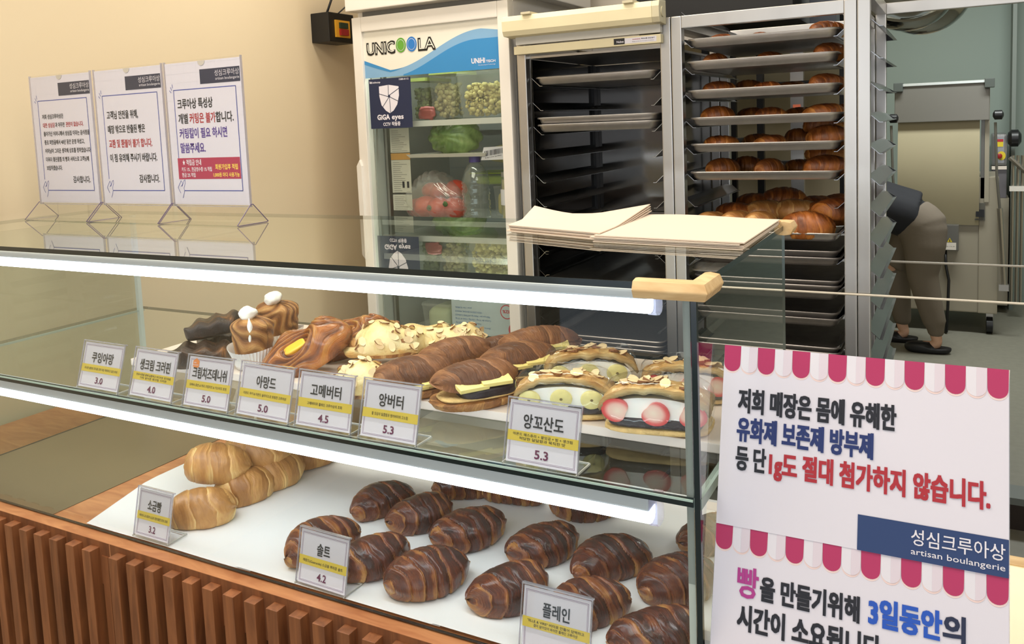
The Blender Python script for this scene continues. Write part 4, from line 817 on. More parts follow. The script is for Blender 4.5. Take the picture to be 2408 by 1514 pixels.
# fridge contents
def tub(x0, x1, y0, y1, z0, z1, label, fillm, seed, cat='container', lidm=None, fillh=.8, crumbs=True, grp='clear containers in the fridge'):
    t = thing('food_container', label, cat, ((x0 + x1) / 2, (y0 + y1) / 2, z0), 0, grp); w_, d_, h_ = (x1 - x0) / 2, (y1 - y0) / 2, z1 - z0
    rr = lambda k: [(w_ * k * sgx * (1 - (.12 if q else 0)), d_ * k * sgy * (1 - (0 if q else .12))) for sgx, sgy, q in ((1, -1, 1), (1, -1, 0), (1, 1, 0), (1, 1, 1), (-1, 1, 1), (-1, 1, 0), (-1, -1, 0), (-1, -1, 1))]
    MB().ring([[(x, y, .002) for x, y in rr(.9)], [(x, y, h_ * .92) for x, y in rr(1)]], cap1=False).build('tub', M_plastic, t)
    MB().ring([[(x, y, h_ * .92) for x, y in rr(1.03)], [(x, y, h_) for x, y in rr(1.0)]]).build('lid', lidm or M_plastic, t)
    r = random.Random(seed)
    if crumbs:
        b = bmesh.new()
        for k in range(420):
            s_ = r.uniform(.005, .012); M_ = Matrix.Translation((r.uniform(-.8, .8) * w_ * .9, r.uniform(-.85, -.1) * d_ * .9, .012 + r.random() ** .8 * h_ * fillh * .82)) @ Euler((r.uniform(0, 3), r.uniform(0, 3), 0)).to_matrix().to_4x4()
            bmesh.ops.create_icosphere(b, subdivisions=1, radius=s_, matrix=M_)
        me = bpy.data.meshes.new('contents'); b.to_mesh(me); b.free(); me.materials.append(fillm); me.polygons.foreach_set('use_smooth', [True] * len(me.polygons)); link('contents', me, t, kind='stuff')
    else: slab('contents', w_ * 1.7, d_ * 1.7, h_ * fillh, fillm, t, (0, 0, h_ * fillh / 2), seed=seed, amp=.06, e=.4)
    return t
M_ypot = mat('yellow_potato_crumbs', (206, 190, 122), .7); M_beige = mat('beige_food', (176, 164, 112), .6, var=.2, vscale=40)
c1 = tub(-1.668, -1.468, 2.69, 2.90, 1.527, 1.700, 'clear tub of pale yellow crumbs with handwriting, top shelf right', M_ypot, 1)
K_ = Sheet(-.107)
for pts in ([(-.050, .055), (-.044, .068), (-.036, .066)], [(-.030, .072), (-.014, .074), (-.018, .060)], [(-.026, .060), (-.010, .064)], [(-.002, .072), (.010, .074), (.010, .062), (-.002, .060), (-.002, .072)], [(.018, .080), (.020, .056)], [(.020, .068), (.030, .072)]): K_.line(pts, .0022, M_ink)
K_.build(link('handwriting', None, c1), {'black_ink': 'ink_mark'})
tub(-1.790, -1.680, 2.69, 2.88, 1.527, 1.712, 'tall clear tub with a greenish mix and lime lid, top shelf centre', M_beige, 2, lidm=mat('lime_lid', (150, 160, 84), .5))
tub(-1.880, -1.800, 2.69, 2.88, 1.527, 1.690, 'clear bag-like tub with green and red vegetables, top shelf left', mat('mixed_greens', (110, 124, 66), .6, var=.4, vscale=30), 3, lidm=MATS['lime_lid'])
link('red_pepper_pack', blob_mesh('red_pepper_pack', 5, mat('red_pepper', (150, 74, 70), .5), .036, .012, .026, .25, 5, .7), None, 'small red packet leaning in the middle of the top fridge shelf', 'food packet', None, None, (-1.795, 2.676, 1.556))
# lettuce
M_let = ramp_mat('lettuce_leaf', [(0, (64, 92, 44)), (.4, (104, 136, 70)), (.75, (150, 178, 108)), (1, (206, 216, 162))], (.25, .4), .5, 3, .35, .5, 14)
def fnl(P, X, Y, Z): P *= (1 + .05 * np.sin(9 * np.arctan2(Z, X) + 6 * Y))[..., None]; return P
link('lettuce', blob_mesh('lettuce', 12, M_let, .108, .08, .073, .12, 3, 1, 40, 60, fn=fnl), None, 'film-wrapped green lettuce head on the middle fridge shelf', 'lettuce', 'lettuces in the fridge', None, (-1.742, 2.78, 1.462))
link('lettuce', blob_mesh('lettuce', 15, M_let, .10, .07, .068, .12, 3, 1, 30, 40, fn=fnl), None, 'second lettuce, lower, half seen through the case top reflection', 'lettuce', 'lettuces in the fridge', None, (-1.72, 2.86, 1.066))
tray_ = MB(); tray_.ring([[(-1.90, 2.70, 1.383), (-1.56, 2.70, 1.383), (-1.56, 2.95, 1.383), (-1.90, 2.95, 1.383)], [(-1.91, 2.69, 1.396), (-1.55, 2.69, 1.396), (-1.55, 2.96, 1.396), (-1.91, 2.96, 1.396)]]).build('tray_shelf', M_white, None, label='thin white tray under the lettuce in the fridge', cat='tray')
def bag():
    t = thing('tomato_bag', 'thin plastic bag of red tomatoes on the lower fridge shelf', 'bag', (-1.835, 2.77, 1.136))
    M_t = mat('tomato_red', (204, 70, 52), .3, var=.1, vscale=20)
    for i, (x, z, y, s_) in enumerate(((-.088, .042, 0, .046), (-.035, .048, -.02, .052), (.035, .046, -.03, .05), (.092, .045, -.01, .050), (.085, .115, .02, .046), (0, .105, .03, .045), (-.04, .11, .03, .038))):
        link('tomato', blob_mesh('tomato', 20 + i, M_t, s_, s_, s_ * .85, .05, 1.5, 1, 16, 24), t, loc=(x, y, z))
    for x, z in ((.020, .050), (.095, .066)): link('tomato_stem', blob_mesh('tomato_stem', 31, mat('stem_green', (62, 92, 44), .6), .010, .004, .010, .4, 6, 1, 8, 12), t, loc=(x, -.078, z))
    def fb(P, X, Y, Z):
        f_ = np.clip(P[..., 2] / .10, 0, 1); P[..., 0] = P[..., 0] * (1 - .55 * f_); P *= (1 + .03 * np.sin(22 * X + 14 * Z))[..., None]; return P
    link('plastic_film', blob_mesh('plastic_film', 44, glass('cloudy_bag_film', (.9, .9, .88), 1.5, .12, 2.0, .16, (.95, .93, .9)), .150, .085, .100, .10, 4, .8, 40, 60, fn=fb), t, loc=(0, 0, .085)); return t
bag()
def fcl(nm, label, cat, c, prof, m_, capm, caph, n=28, extra=None):
    t = thing(nm, label, cat, c); MB().lathe(prof, n=n, cap1=False).build('body', m_, t, smooth=True)
    r0, z0 = prof[-1]; MB().lathe([(r0 + .004, z0 - .004), (r0 + .004, z0 + caph), (r0 + .002, z0 + caph + .002)], n=20).build('cap', capm, t, smooth='auto')
    if extra: extra(t)
    return t
pr = [(.030, .003), (.052, 0), (.056, .012)]
for i in range(9): z = .02 + i * .014; pr += [(.054 - .004 * abs(math.sin(i * 1.1)), z), (.056 - .003 * (i == 4), z + .007)]
pr += [(.053, .152), (.046, .180), (.030, .206), (.018, .214), (.018, .222)]
M_water = glass('water_bottle_plastic', (.90, .92, .90), 1.5, .03, 2.2, .07, (.9, .95, .95))
fcl('water_bottle', 'ribbed clear plastic bottle with a violet cap on the lower fridge shelf', 'bottle', (-1.628, 2.74, 1.142), pr, M_water, mat('violet_cap', (70, 58, 140), .4), .018)
def jx(t):
    MB().lathe([(.0435, .055), (.0435, .115)], n=24, cap0=False, cap1=False).build('label', M_wht, t, smooth=True); MB().lathe([(.038, .004), (.038, .15)], n=20).build('contents', M_beige, t, smooth='auto')
fcl('pickle_jar', 'jar of olive-green pickles with a white label, right edge of the fridge', 'jar', (-1.482, 2.76, 1.142), [(.038, 0), (.042, .006), (.042, .145), (.036, .160), (.036, .165)], M_plastic, mat('jar_lid_grey', (150, 150, 140), .4), .012, 24, jx)
tub(-1.600, -1.520, 2.82, 3.0, 1.142, 1.262, 'container of yellow cheese behind the water bottle', mat('yellow_cheese_block', (216, 198, 118), .5), 6, fillh=.8, crumbs=False)
tub(-1.72, -1.54, 2.84, 3.02, 1.262, 1.312, 'flat lime-green lidded box behind the bottle neck', mat('lime_green_plastic', (176, 200, 60), .35), 7, lidm=mat('lime_green_plastic', (176, 200, 60), .35), crumbs=False)
pk = thing('food_package', 'white barcoded package lying askew on the middle fridge shelf', 'food packet', (-1.53, 2.76, 1.375)); pk.rotation_euler = (0, math.radians(-8), 0)
slab('wrapped_food', .15, .12, .07, mat('beige_wrapped_food', (186, 180, 132), .35), pk, (.02, .04, .012), seed=4, amp=.12, e=.7)
K_ = Sheet(-.055); K_.poly([(-.050, .0), (.050, -.012), (.062, .036), (-.030, .046)], M_wht); r = random.Random(2); x = -.035
while x < .045: wb = r.choice((.0012, .002, .003)); K_.poly([(x, .012), (x + wb, .0115), (x + wb + .004, .031), (x + .004, .0315)], M_ink, .0005); x += wb + r.choice((.0012, .002, .003))
K_.text('8 801234 567890', M_ink, -.030, .040, .0035, .005, .0005, .0); K_.build(link('barcode_label', None, pk), {'white_ink': 'label_sheet', 'black_ink': 'barcode_print'})
# papers taped at the left
for i, (z0, z1, lb) in enumerate(((1.405, 1.500, 'upper printed form taped inside the fridge at the left'), (1.245, 1.375, 'middle printed form with two small photos taped inside the fridge'), (1.175, 1.238, 'lowest printed form taped inside the fridge, cut by the bag'))):
    t = thing('printed_form', lb, 'paper', (-1.945, 2.70, z0), 0, 'forms inside the fridge'); K_ = Sheet(0); K_.mb(mat('form_paper', (206, 202, 188), .7)).box(-.046, .046, 0, .001, 0, z1 - z0)
    for q in range(int((z1 - z0) / .008)): K_.rect(-.038, -.038 + random.uniform(.03, .074), (z1 - z0) - .010 - q * .008, (z1 - z0) - .0085 - q * .008, mat('grey_print', (130, 128, 120), .7), .0006)
    if i == 1: K_.rect(.004, .014, .02, .045, M_ink, .001); K_.rect(.026, .036, .02, .045, M_ink, .001)
    K_.build(t, {'form_paper': 'sheet', 'grey_print': 'printed_lines', 'black_ink': 'photo_print'})
B(-1.991, -1.899, 2.70, 2.702, 1.376, 1.402).build('orange_strip', mat('orange_card', (200, 150, 80), .6), None, label='orange-brown strip between the taped forms in the fridge', cat='paper')
bx = thing('butter_carton', 'pale grey carton turned upside down with blue print and red roundels, bottom of the fridge', 'box', (0, 0, 0))
B(-1.752, -1.440, 2.72, 2.95, .690, .828).build('carton', mat('pale_grey_carton', (196, 204, 206), .55), bx)
K_ = Sheet(2.7195); mb_ = mat('faded_blue_print', (92, 124, 170), .6); mr_ = mat('faded_red_print', (206, 84, 92), .6)
for i, s_ in enumerate(('Beurre doux congele 82% Matiere Grasse /', 'Frozen unsalted Butter 82% Fat', 'Carton de 10 kg / 10x1kg / Case of 10 kg', 'Fabrique par / Made by LAITERIE CORALIS', '/ 35510 CESSON-SEVIGNE, FRANCE', 'pour / for EURIAL')): K_.text(s_, mb_, -1.735, (-1.58, -1.62, -1.575, -1.58, -1.61, -1.66)[i], .722 + i * .015, .0075, .0006, .0, flip=True)
for cx_, cz_, r_ in ((-1.505, .790, .028), (-1.470, .722, .030)):
    K_.poly([(cx_ + r_ * math.cos(2 * PI * q / 24), cz_ + r_ * math.sin(2 * PI * q / 24)) for q in range(24)], mr_, .0004)
K_.poly([(-1.505 + .024 * math.cos(2 * PI * q / 24), .790 + .024 * math.sin(2 * PI * q / 24)) for q in range(24)], mat('pale_grey_carton', (1, 1, 1)), .0007); K_.text('82%', mr_, -1.522, -1.488, .797, .014, .001, .03, flip=True); K_.text('age', M_wht, -1.487, -1.455, .728, .014, .001, .02, flip=True)
K_.build(bx, {'faded_blue_print': 'blue_print', 'faded_red_print': 'red_roundel', 'pale_grey_carton': 'roundel_centre', 'white_ink': 'white_lettering'})
tub(-1.90, -1.76, 2.72, 2.95, .684, .80, 'cloudy tub of pale food beside the carton at the bottom of the fridge', mat('pale_food', (196, 200, 164), .6), 9, crumbs=False)
tub(-1.74, -1.46, 2.76, 2.98, 1.0, 1.06, 'flat clear box on the shelf under the lettuce', M_beige, 11, crumbs=False)
# switch box on the wall
sb = thing('switch_box', 'black wall switch box with a yellow and red switch, left of the fridge', 'switch box', (0, 0, 0))
B(-2.36, -2.265, 2.70, 2.86, 1.865, 1.985).build('housing', M_black, sb, bev=.004)
B(-2.265, -2.258, 2.735, 2.825, 1.885, 1.955).build('switch_plate', mat('switch_yellow', (224, 164, 48), .4), sb)
B(-2.258, -2.25, 2.755, 2.805, 1.922, 1.945).build('green_button', mat('switch_green', (34, 54, 40), .4), sb); B(-2.258, -2.248, 2.755, 2.805, 1.893, 1.918).build('red_button', mat('switch_red', (150, 30, 34), .4), sb)
MB().tube([(-2.30, 2.73, 1.98), (-2.29, 2.76, 2.05), (-2.25, 2.83, 2.15), (-2.24, 2.84, 2.3)], .005, 8).build('cable', M_black, sb, smooth=True); MB().tube([(-2.29, 2.78, 1.98), (-2.27, 2.84, 2.03), (-2.23, 2.94, 2.09), (-2.2, 3.0, 2.2)], .003, 8).build('cable', M_black, sb, smooth=True)

# ------------------------------------------------------------------ racks and trays
def tray_mesh(name, wd, dp, h=.026, m=None, holes=False):
    def rr(w_, d_, r_, z):
        p = []
        for cx, cy, a0 in ((w_ - r_, -d_ + r_, -PI / 2), (w_ - r_, d_ - r_, 0), (-w_ + r_, d_ - r_, PI / 2), (-w_ + r_, -d_ + r_, PI)):
            for k in range(5): a = a0 + PI / 2 * k / 4; p.append((cx + r_ * math.cos(a), cy + r_ * math.sin(a), z))
        return p
    w_, d_ = wd / 2, dp / 2; mb = MB()
    mb.ring([rr(w_ - .018, d_ - .018, .018, .0), rr(w_ - .010, d_ - .010, .024, .008), rr(w_ - .006, d_ - .006, .026, h - .004), rr(w_, d_, .03, h - .005), rr(w_ + .001, d_ + .001, .03, h - .001), rr(w_ - .001, d_ - .001, .03, h + .001), rr(w_ - .008, d_ - .008, .025, h - .002), rr(w_ - .013, d_ - .013, .022, .010), rr(w_ - .020, d_ - .020, .018, .003)])
    return mb.mesh(name, m or M_tray, smooth='auto')
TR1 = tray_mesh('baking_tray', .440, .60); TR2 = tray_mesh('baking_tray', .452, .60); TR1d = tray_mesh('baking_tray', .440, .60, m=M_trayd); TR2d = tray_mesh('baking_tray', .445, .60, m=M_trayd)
def rack(label, x0, x1, cat='rack', y0=2.6, y1=3.235, zt=1.815, panels=False, pw=.034, rails=True, name='bakery_rack', railstep=.0845, zr0=1.715):
    t = thing(name, label, cat, (0, 0, 0), 0, 'steel bakery racks')
    for x in (x0, x1 - pw):
        for y in (y0, y1 - pw): B(x, x + pw, y, y + pw, .10, zt).build('post', M_steel, t, bev=.003)
    B(x0 + pw, x1 - pw, y0, y0 + .03, zt - .038, zt).build('crossbar', M_steel, t, bev=.002); B(x0 + pw, x1 - pw, y1 - .03, y1, zt - .038, zt).build('crossbar', M_steel, t, bev=.002)
    for x in (x0, x1 - pw): B(x, x + pw, y0 + pw, y1 - pw, zt - .038, zt).build('crossbar', M_steel, t, bev=.002)
    B(x0 + pw, x1 - pw, y0, y0 + .03, .12, .16).build('crossbar', M_steel, t)
    for k in range(18):
        z = zr0 - railstep * k
        if z < .2: break
        for sx, xx in ((1, x0 + pw - (-.005 if panels else .008)), (-1, x1 - pw + (-.005 if panels else .008))):
            MB().prism([(xx, z + .030), (xx, z + .0285), (xx + sx * .030, z), (xx + sx * .040, z), (xx + sx * .040, z + .0015), (xx + sx * .0308, z + .0015)], y0 + .032, y1 - .004, 'y').build('tray_rail', M_rail if panels else M_rail2, t)
    for x in (x0 + pw / 2, x1 - pw / 2):
        for y in (y0 + .03, y1 - .03): MB().lathe([(.02, -.015), (.045, -.014), (.045, .014), (.02, .015)], c=(0, 0, 0), n=16, axis='x').build('caster', M_black, t, smooth='auto', loc=(x, y, .048))
    return t
TRN = [0]
def tray(me, xc, z, label, y=2.905, grp='baking trays in the racks', rz=0): return link('baking_tray', me, None, label, 'baking tray', grp, None, (xc, y, z), (0, 0, rz))
# first rack: cabinet with a rolled-up blind
r1 = rack('tall steel rack with polished side panels, between the fridge and the croissant rack', -1.356, -.806, panels=True, railstep=.0845, zr0=1.625)
B(-1.322, -1.318, 2.64, 3.2, .12, 1.72).build('side_panel', M_steeld, r1); B(-.845, -.841, 2.64, 3.2, .12, 1.72).build('side_panel', M_steeld, r1)
B(-1.32, -.843, 3.205, 3.21, .12, 1.72).build('back_panel', M_steeld, r1); B(-1.322, -.84, 2.62, 3.2, 1.722, 1.73).build('top_panel', M_steel, r1)
B(-1.322, -1.306, 3.17, 3.204, .12, 1.72).build('corner_strip', M_black, r1)
bl = thing('roller_blind', 'cream rolled-up blind cassette mounted over the first rack', 'blind', (0, 0, 0))
sec = [(2.60, 1.792), (2.538, 1.796), (2.530, 1.812), (2.528, 1.845), (2.535, 1.862), (2.60, 1.868)]
MB().prism(sec, -1.372, -.842).build('cassette', M_cream2, bl, bev=.002); MB().prism([(p[0] + (.004 if p[0] < 2.55 else 0) * 0, p[1]) for p in sec], -.842, -.818).build('end_cap', mat('end_cap_cream', (206, 196, 164), .5), bl, bev=.003)
MB().lathe([(.016, 0), (.016, .003)], n=20, axis='x').build('end_cap_boss', MATS['end_cap_cream'], bl, loc=(-.818, 2.562, 1.83))
B(-1.345, -.83, 2.575, 2.598, 1.768, 1.795).build('blind_fabric', mat('pale_blind_fabric', (205, 202, 194), .7), bl)
B(-1.352, -.828, 2.572, 2.60, 1.735, 1.763).build('bottom_bar', M_cream2, bl, bev=.003)
for x in (-1.295, -.935): B(x, x + .035, 2.522, 2.60, 1.862, 1.870).build('clip', mat('clip_cream', (200, 190, 160), .5), bl, bev=.001)
K_ = Sheet(2.5715); K_.rect(-.985, -.842, 1.741, 1.758, M_wht); K_.rect(-.985, -.948, 1.740, 1.759, M_black, .0006); K_.text('Nubes', M_wht, -.975, -.951, 1.745, .008, .0012, .02); K_.text('WARNING', M_red, -.922, -.895, 1.751, .0035, .0006, .02)
K_.text('주의사항 안내 문구', M_ink, -.892, -.848, 1.751, .004, .0006, .02); K_.text('Keep cords out of reach of children', M_ink, -.922, -.85, 1.7445, .0028, .0006, 0); K_.build(link('maker_label', None, bl), {'white_ink': 'label_sheet', 'black_plastic': 'black_block', 'red_ink': 'red_lettering', 'black_ink': 'dark_lettering'})
for z, lb in ((1.630, 'lone aluminium tray high in the first rack'), (1.490, 'upper one of two trays together in the first rack'), (1.466, 'lower one of the two trays together in the first rack')):
    tray(TR1, -1.078, z, lb)
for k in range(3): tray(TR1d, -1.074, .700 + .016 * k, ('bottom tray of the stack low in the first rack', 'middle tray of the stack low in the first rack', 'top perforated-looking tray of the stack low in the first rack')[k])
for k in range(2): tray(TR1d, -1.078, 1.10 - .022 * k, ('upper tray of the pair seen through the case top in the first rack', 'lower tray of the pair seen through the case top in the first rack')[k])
B(-1.26, -.87, 2.64, 3.16, .7365, .7375).build('tray_mat', mat('ribbed_dark_mat', (72, 72, 72), .45, .4, bump=.8, bscale=220), None, label='dark ribbed mat in the top tray low in the first rack', cat='baking mat')
# second rack
r2 = rack('steel rack full of baked croissants, right of the blind rack', -.804, -.259, railstep=.0845, zr0=1.716 + .0845)
def rackroll(x, y, z, deg, k, lb, s=1.0, m2=False):
    return link('croissant', rk[k % 4], None, lb, 'croissant', 'croissants in the rack', None, (x, y, z), (0, 0, math.radians(deg)), (s, s, s))
rk = [roll_mesh('croissant_body', 800 + 11 * k, M_rack, nu=70, nv=30, nb=4 + k % 2, curve=(.12, -.10, .15, .05)[k], W=.105, H=(.078, .085, .070, .09)[k], gold=.6, step=.08, tip=.34) for k in range(4)]
zt2 = [1.722, 1.662, 1.567, 1.484, 1.400, 1.310]
zt2 = [z - .0 for z in (1.716, 1.6315, 1.547, 1.4625, 1.378, 1.2935)]
lv = ['top', 'second', 'third', 'fourth', 'fifth', 'sixth']
zt2 = [1.7145, 1.645, 1.5545, 1.4685, 1.3855, 1.2970]
r = random.Random(5)
for i, z in enumerate(zt2):
    tray(TR2 if i < 4 else TR2, -.532 + (.0, -.004, -.003, .004, .003, 0)[i], z, '%s tray from the top in the croissant rack' % lv[i])
    for j, (x, w_) in enumerate(((-.665, 'left'), (-.530, 'middle'), (-.385, 'right'))):
        if i == 0 and j == 1: x = -.56
        sc_ = (.68, .62, .80)[j] + r.uniform(-.05, .05); dx_ = (-.02, .0, .03)[j]
        if i == 0: sc_ = (.62, .5, .72)[j]
        if i in (4, 5): sc_ += .10
        rackroll(x + dx_ + r.uniform(-.012, .012), 2.71 + r.uniform(0, .03), z + .004, r.uniform(-10, 60), r.randrange(4), 'croissant at the front %s of the %s tray in the croissant rack' % (w_, lv[i]), sc_)
        if i > 1: rackroll(x + .05 + r.uniform(-.02, .02), 2.87 + r.uniform(0, .03), z + .004, r.uniform(-25, 60), r.randrange(4), 'croissant in the second row, %s, of the %s tray in the croissant rack' % (w_, lv[i]), .72)
        if (i == 5 and j == 2) or (i == 4 and j == 2): rackroll(x + .01, 2.80, z + .05, r.uniform(-30, 30), r.randrange(4), 'croissant stacked on the others, %s, on the %s tray' % (w_, lv[i]), .8)
z = 1.110
tray(TR2, -.532, z, 'tray heaped with rolls behind the wrapping paper in the croissant rack')
rp_ = [roll_mesh('roll_body', 900 + 9 * k, M_pale, nu=60, nv=28, L=.14, W=.085, H=.075, nb=3.6, curve=.03, skew=.5, step=.07, tip=.42) for k in range(2)]
heap = [(-.705, 2.67, .022, 'p', 'far left'), (-.625, 2.67, .026, 'p', 'second from the left'), (-.548, 2.67, .026, 'p', 'centre'), (-.405, 2.66, .006, 'r', 'large right'), (-.66, 2.80, .03, 'r', 'second row left'), (-.56, 2.80, .04, 'p', 'second row centre-left'), (-.46, 2.80, .045, 'p', 'second row centre-right'), (-.36, 2.80, .03, 'r', 'second row right'),
        (-.62, 2.92, .05, 'r', 'third row left'), (-.52, 2.92, .065, 'r', 'highest at the back'), (-.42, 2.92, .05, 'r', 'third row right'), (-.34, 2.95, .035, 'r', 'back right corner'), (-.30 - .03, 2.74, .055, 'r', 'on top at the right edge')]
for q, (x, y, dz, kk, w_) in enumerate(heap):
    o = link('bread_roll', (rp_[q % 2] if kk == 'p' else rk[q % 4]), None, 'roll on the heaped tray of the croissant rack, %s' % w_, 'bread roll', 'rolls heaped on one tray', None, (x, y, z + dz), (0, 0, math.radians((60 if q < 3 else 8 if q == 3 else r.uniform(-30, 50)))), ((1.02,) * 3 if q == 3 else (.9,) * 3 if q < 3 else (1, 1, 1)))
wn = ['first', 'second', 'third', 'fourth', 'fifth', 'sixth', 'seventh', 'eighth', 'ninth', 'tenth']
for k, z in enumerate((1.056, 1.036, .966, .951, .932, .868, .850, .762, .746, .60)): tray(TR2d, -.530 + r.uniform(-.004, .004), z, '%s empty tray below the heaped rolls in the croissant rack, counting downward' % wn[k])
MB().tube([(-.795, 2.592, .960), (.40, 2.592, .960)], .0035, 8).build('retaining_rod', mat('pale_rod', (214, 204, 186), .4), None, smooth='auto', label='thin pale rod running across the front of the racks', cat='rod')
# third rack, empty
r3 = rack('empty steel rack at the right, open to the kitchen behind', -.257, .345, zt=1.862, zr0=1.735, railstep=.0915)
MB().tube([(-.225, 3.225, .955), (.315, 3.225, .955)], .004, 8).build('retaining_rod', MATS['pale_rod'], None, smooth='auto', label='thin pale rod across the back of the empty rack', cat='rod')
for k in range(8):
    z = 1.735 - .0915 * k
    MB().prism([(-.236, z), (-.236, z + .03), (-.190, z)], 3.236, 3.240, 'y').build('rail_bracket', M_black, r3)
# things behind the second rack
bk = thing('equipment_rack', 'dark shelving with vertical black posts seen through the croissant rack', 'shelving', (0, 0, 0))
for x in (-1.02, -.90, -.78, -.44): B(x, x + .028, 3.75, 3.78, 0, 2.1).build('post', M_black, bk)
for z in (.5, 1.0, 1.62): B(-1.02, -.44, 3.75, 4.1, z, z + .012).build('shelf', M_black, bk)
sb2 = thing('control_cabinet', 'pale appliance with reddish buttons seen behind the croissant rack', 'appliance', (0, 0, 0))
B(-1.5, -1.06, 3.93, 4.19, .3, 1.75).build('cabinet', mat('pale_appliance', (176, 170, 160), .45), sb2)
for x, z in ((-1.02, 1.40), (-1.0, 1.3)): B(x - .09, x - .05, 3.915, 3.93, z, z + .03).build('button', MATS['switch_red'], sb2)
B(-.655, -.60, 3.85, 3.88, .9, 1.9).build('door_stile', M_steel, None, label='steel upright with orange lights behind the croissant rack', cat='upright')
for z in (1.46, 1.515, 1.375): B(-.643, -.612, 3.842, 3.85, z, z + .018).build('indicator_light', mat('orange_indicator', (226, 120, 88), .4, emis=.35), None, label='small orange indicator light at %s, behind the croissant rack' % {1.46: 'mid height', 1.515: 'the top', 1.375: 'the bottom'}[z], cat='light')
B(-1.16, -.55, 3.3, 3.7, 1.86, 2.35).build('extractor_hood', mat('hood_black', (14, 13, 12), .6), None, label='black hood above and behind the first rack', cat='hood')
B(-1.42, -1.17, 3.35, 3.8, 1.0, 2.3).build('tall_cabinet', mat('beige_cabinet', (206, 196, 180), .5), None, label='pale beige tall cabinet behind the first rack', cat='cabinet')
B(-.52, -.42, 3.5, 3.6, 1.75, 2.6).build('grey_duct', mat('duct_grey', (70, 76, 86), .5), None, label='dark grey vertical duct at the top behind the croissant rack', cat='duct')

# ------------------------------------------------------------------ kitchen beyond
SY = 6.15; k_ = SY / 5.3
sx = lambda x: x * k_
sz = lambda z: 1.5 + (z - 1.5) * k_
sh = thing('dough_sheeter', 'tall folded dough sheeter with a cream canvas belt in the kitchen', 'dough sheeter', (0, 0, 0))
M_can = mat('canvas_belt', (160, 150, 122), .55, var=.05, vscale=3); M_body = mat('sheeter_cream_body', (156, 148, 130), .4, .1, var=.04, vscale=4); M_guard = mat('sheeter_grey_guard', (112, 110, 104), .35, .5)
X0, X1 = sx(-.322), sx(.168)
B(sx(-.34), sx(.165), SY, SY + .62, sz(.33), sz(.86)).build('body', M_body, sh, bev=.008)
B(sx(.105), sx(.200), SY - .01, SY + .5, sz(.33), sz(1.10)).build('side_panel', M_body, sh, bev=.006)
cv = MB(); prof = [(SY - .02 - .05 * math.sin(PI * i / 16) * (1 if i < 16 else 1), sz(.83) + (sz(1.44) - sz(.83)) * i / 16) for i in range(17)]; prof += [(p[0] + .02, p[1]) for p in prof[::-1]]
cv.prism(prof, X0 + .02, sx(.105)).build('canvas_belt', M_can, sh, smooth='auto')
B(sx(.112), sx(.130), SY - .01, SY + .02, sz(.98), sz(1.44)).build('frame_rail', M_guard, sh); B(sx(.130), sx(.152), SY - .02, SY + .03, sz(.96), sz(1.60)).build('frame_rail', M_body, sh)
MB().prism([(SY - .07, sz(1.415)), (SY - .03, sz(1.625)), (SY + .02, sz(1.632)), (SY + .05, sz(1.415))], X0, sx(.150)).build('guard', M_guard, sh, bev=.004)
B(X0 + .03, sx(.13), SY - .045, SY + .02, sz(1.618), sz(1.634)).build('guard_edge', mat('bright_guard_edge', (214, 218, 214), .25, .6), sh, bev=.003)
for x in (X0 - .005, sx(.125)): B(x, x + .055, SY - .08, SY + .05, sz(1.59), sz(1.64)).build('corner_block', mat('sheeter_dark_block', (74, 80, 76), .5), sh, bev=.004)
for x in (X0 - .02, sx(.178)):
    MB().tube([(x, SY - .05, sz(1.40)), (x + .012, SY - .06, sz(1.10)), (x + .03, SY - .06, sz(.93))], .008, 8).build('strut_upper', M_guard, sh, smooth='auto')
    MB().tube([(x + .03, SY - .06, sz(.93)), (x + .06, SY - .06, sz(.50))], .016, 8).build('strut_lower', M_steel, sh, smooth='auto')
    MB().lathe([(.010, -.03), (.03, -.02), (.03, .02), (.010, .03)], n=14, axis='x').build('knob', M_black, sh, smooth='auto', loc=(x + .015, SY - .06, sz(1.44)))
    B(x + .03, x + .085, SY - .08, SY - .04, sz(.475), sz(.51)).build('strut_foot', M_steel, sh)
B(sx(.085), sx(.135), SY - .03, SY, sz(.86), sz(.955)).build('mechanism', mat('mechanism_grey', (86, 84, 76), .5), sh); B(sx(.09), sx(.13), SY - .04, SY - .03, sz(.88), sz(.92)).build('mechanism', M_black, sh)
jb = B(sx(-.085), sx(.008), SY - .07, SY, sz(.690), sz(.835)).build('junction_box', M_guard, sh, bev=.004)
K_ = Sheet(SY - .0725); K_.rect(sx(-.072), sx(-.005), sz(.694), sz(.735), mat('worn_white_label', (226, 218, 206), .6)); K_.poly([(sx(-.050), sz(.738)), (sx(-.024), sz(.738)), (sx(-.037), sz(.762))], mat('warning_yellow', (220, 196, 50), .5)); K_.text('!', M_ink, sx(-.039), sx(-.035), sz(.741), .016, .001, .05); K_.text('MODEL  V  Hz  kW', M_ink, sx(-.066), sx(-.012), sz(.712), .006, .001, 0)
K_.build(jb, {'worn_white_label': 'label_sheet', 'warning_yellow': 'warning_triangle', 'black_ink': 'dark_lettering'})
MB().tube([(sx(-.058), SY - .05, sz(.69)), (sx(-.055), SY - .06, sz(.60)), (sx(-.040), SY - .07, sz(.52)), (sx(-.044), SY - .07, sz(.36)), (sx(-.05), SY - .06, sz(.22)), (sx(-.08), SY + .1, .01)], .009, 8).build('power_cable', M_black, sh, smooth=True)
for x in (sx(-.30), sx(.165)):
    B(x - .02, x + .02, SY + .05, SY + .09, .09, sz(.34)).build('leg', M_steel, sh); MB().lathe([(.02, -.02), (.055, -.018), (.055, .018), (.02, .02)], n=18, axis='x').build('caster', M_black, sh, smooth='auto', loc=(x, SY + .05, .056))
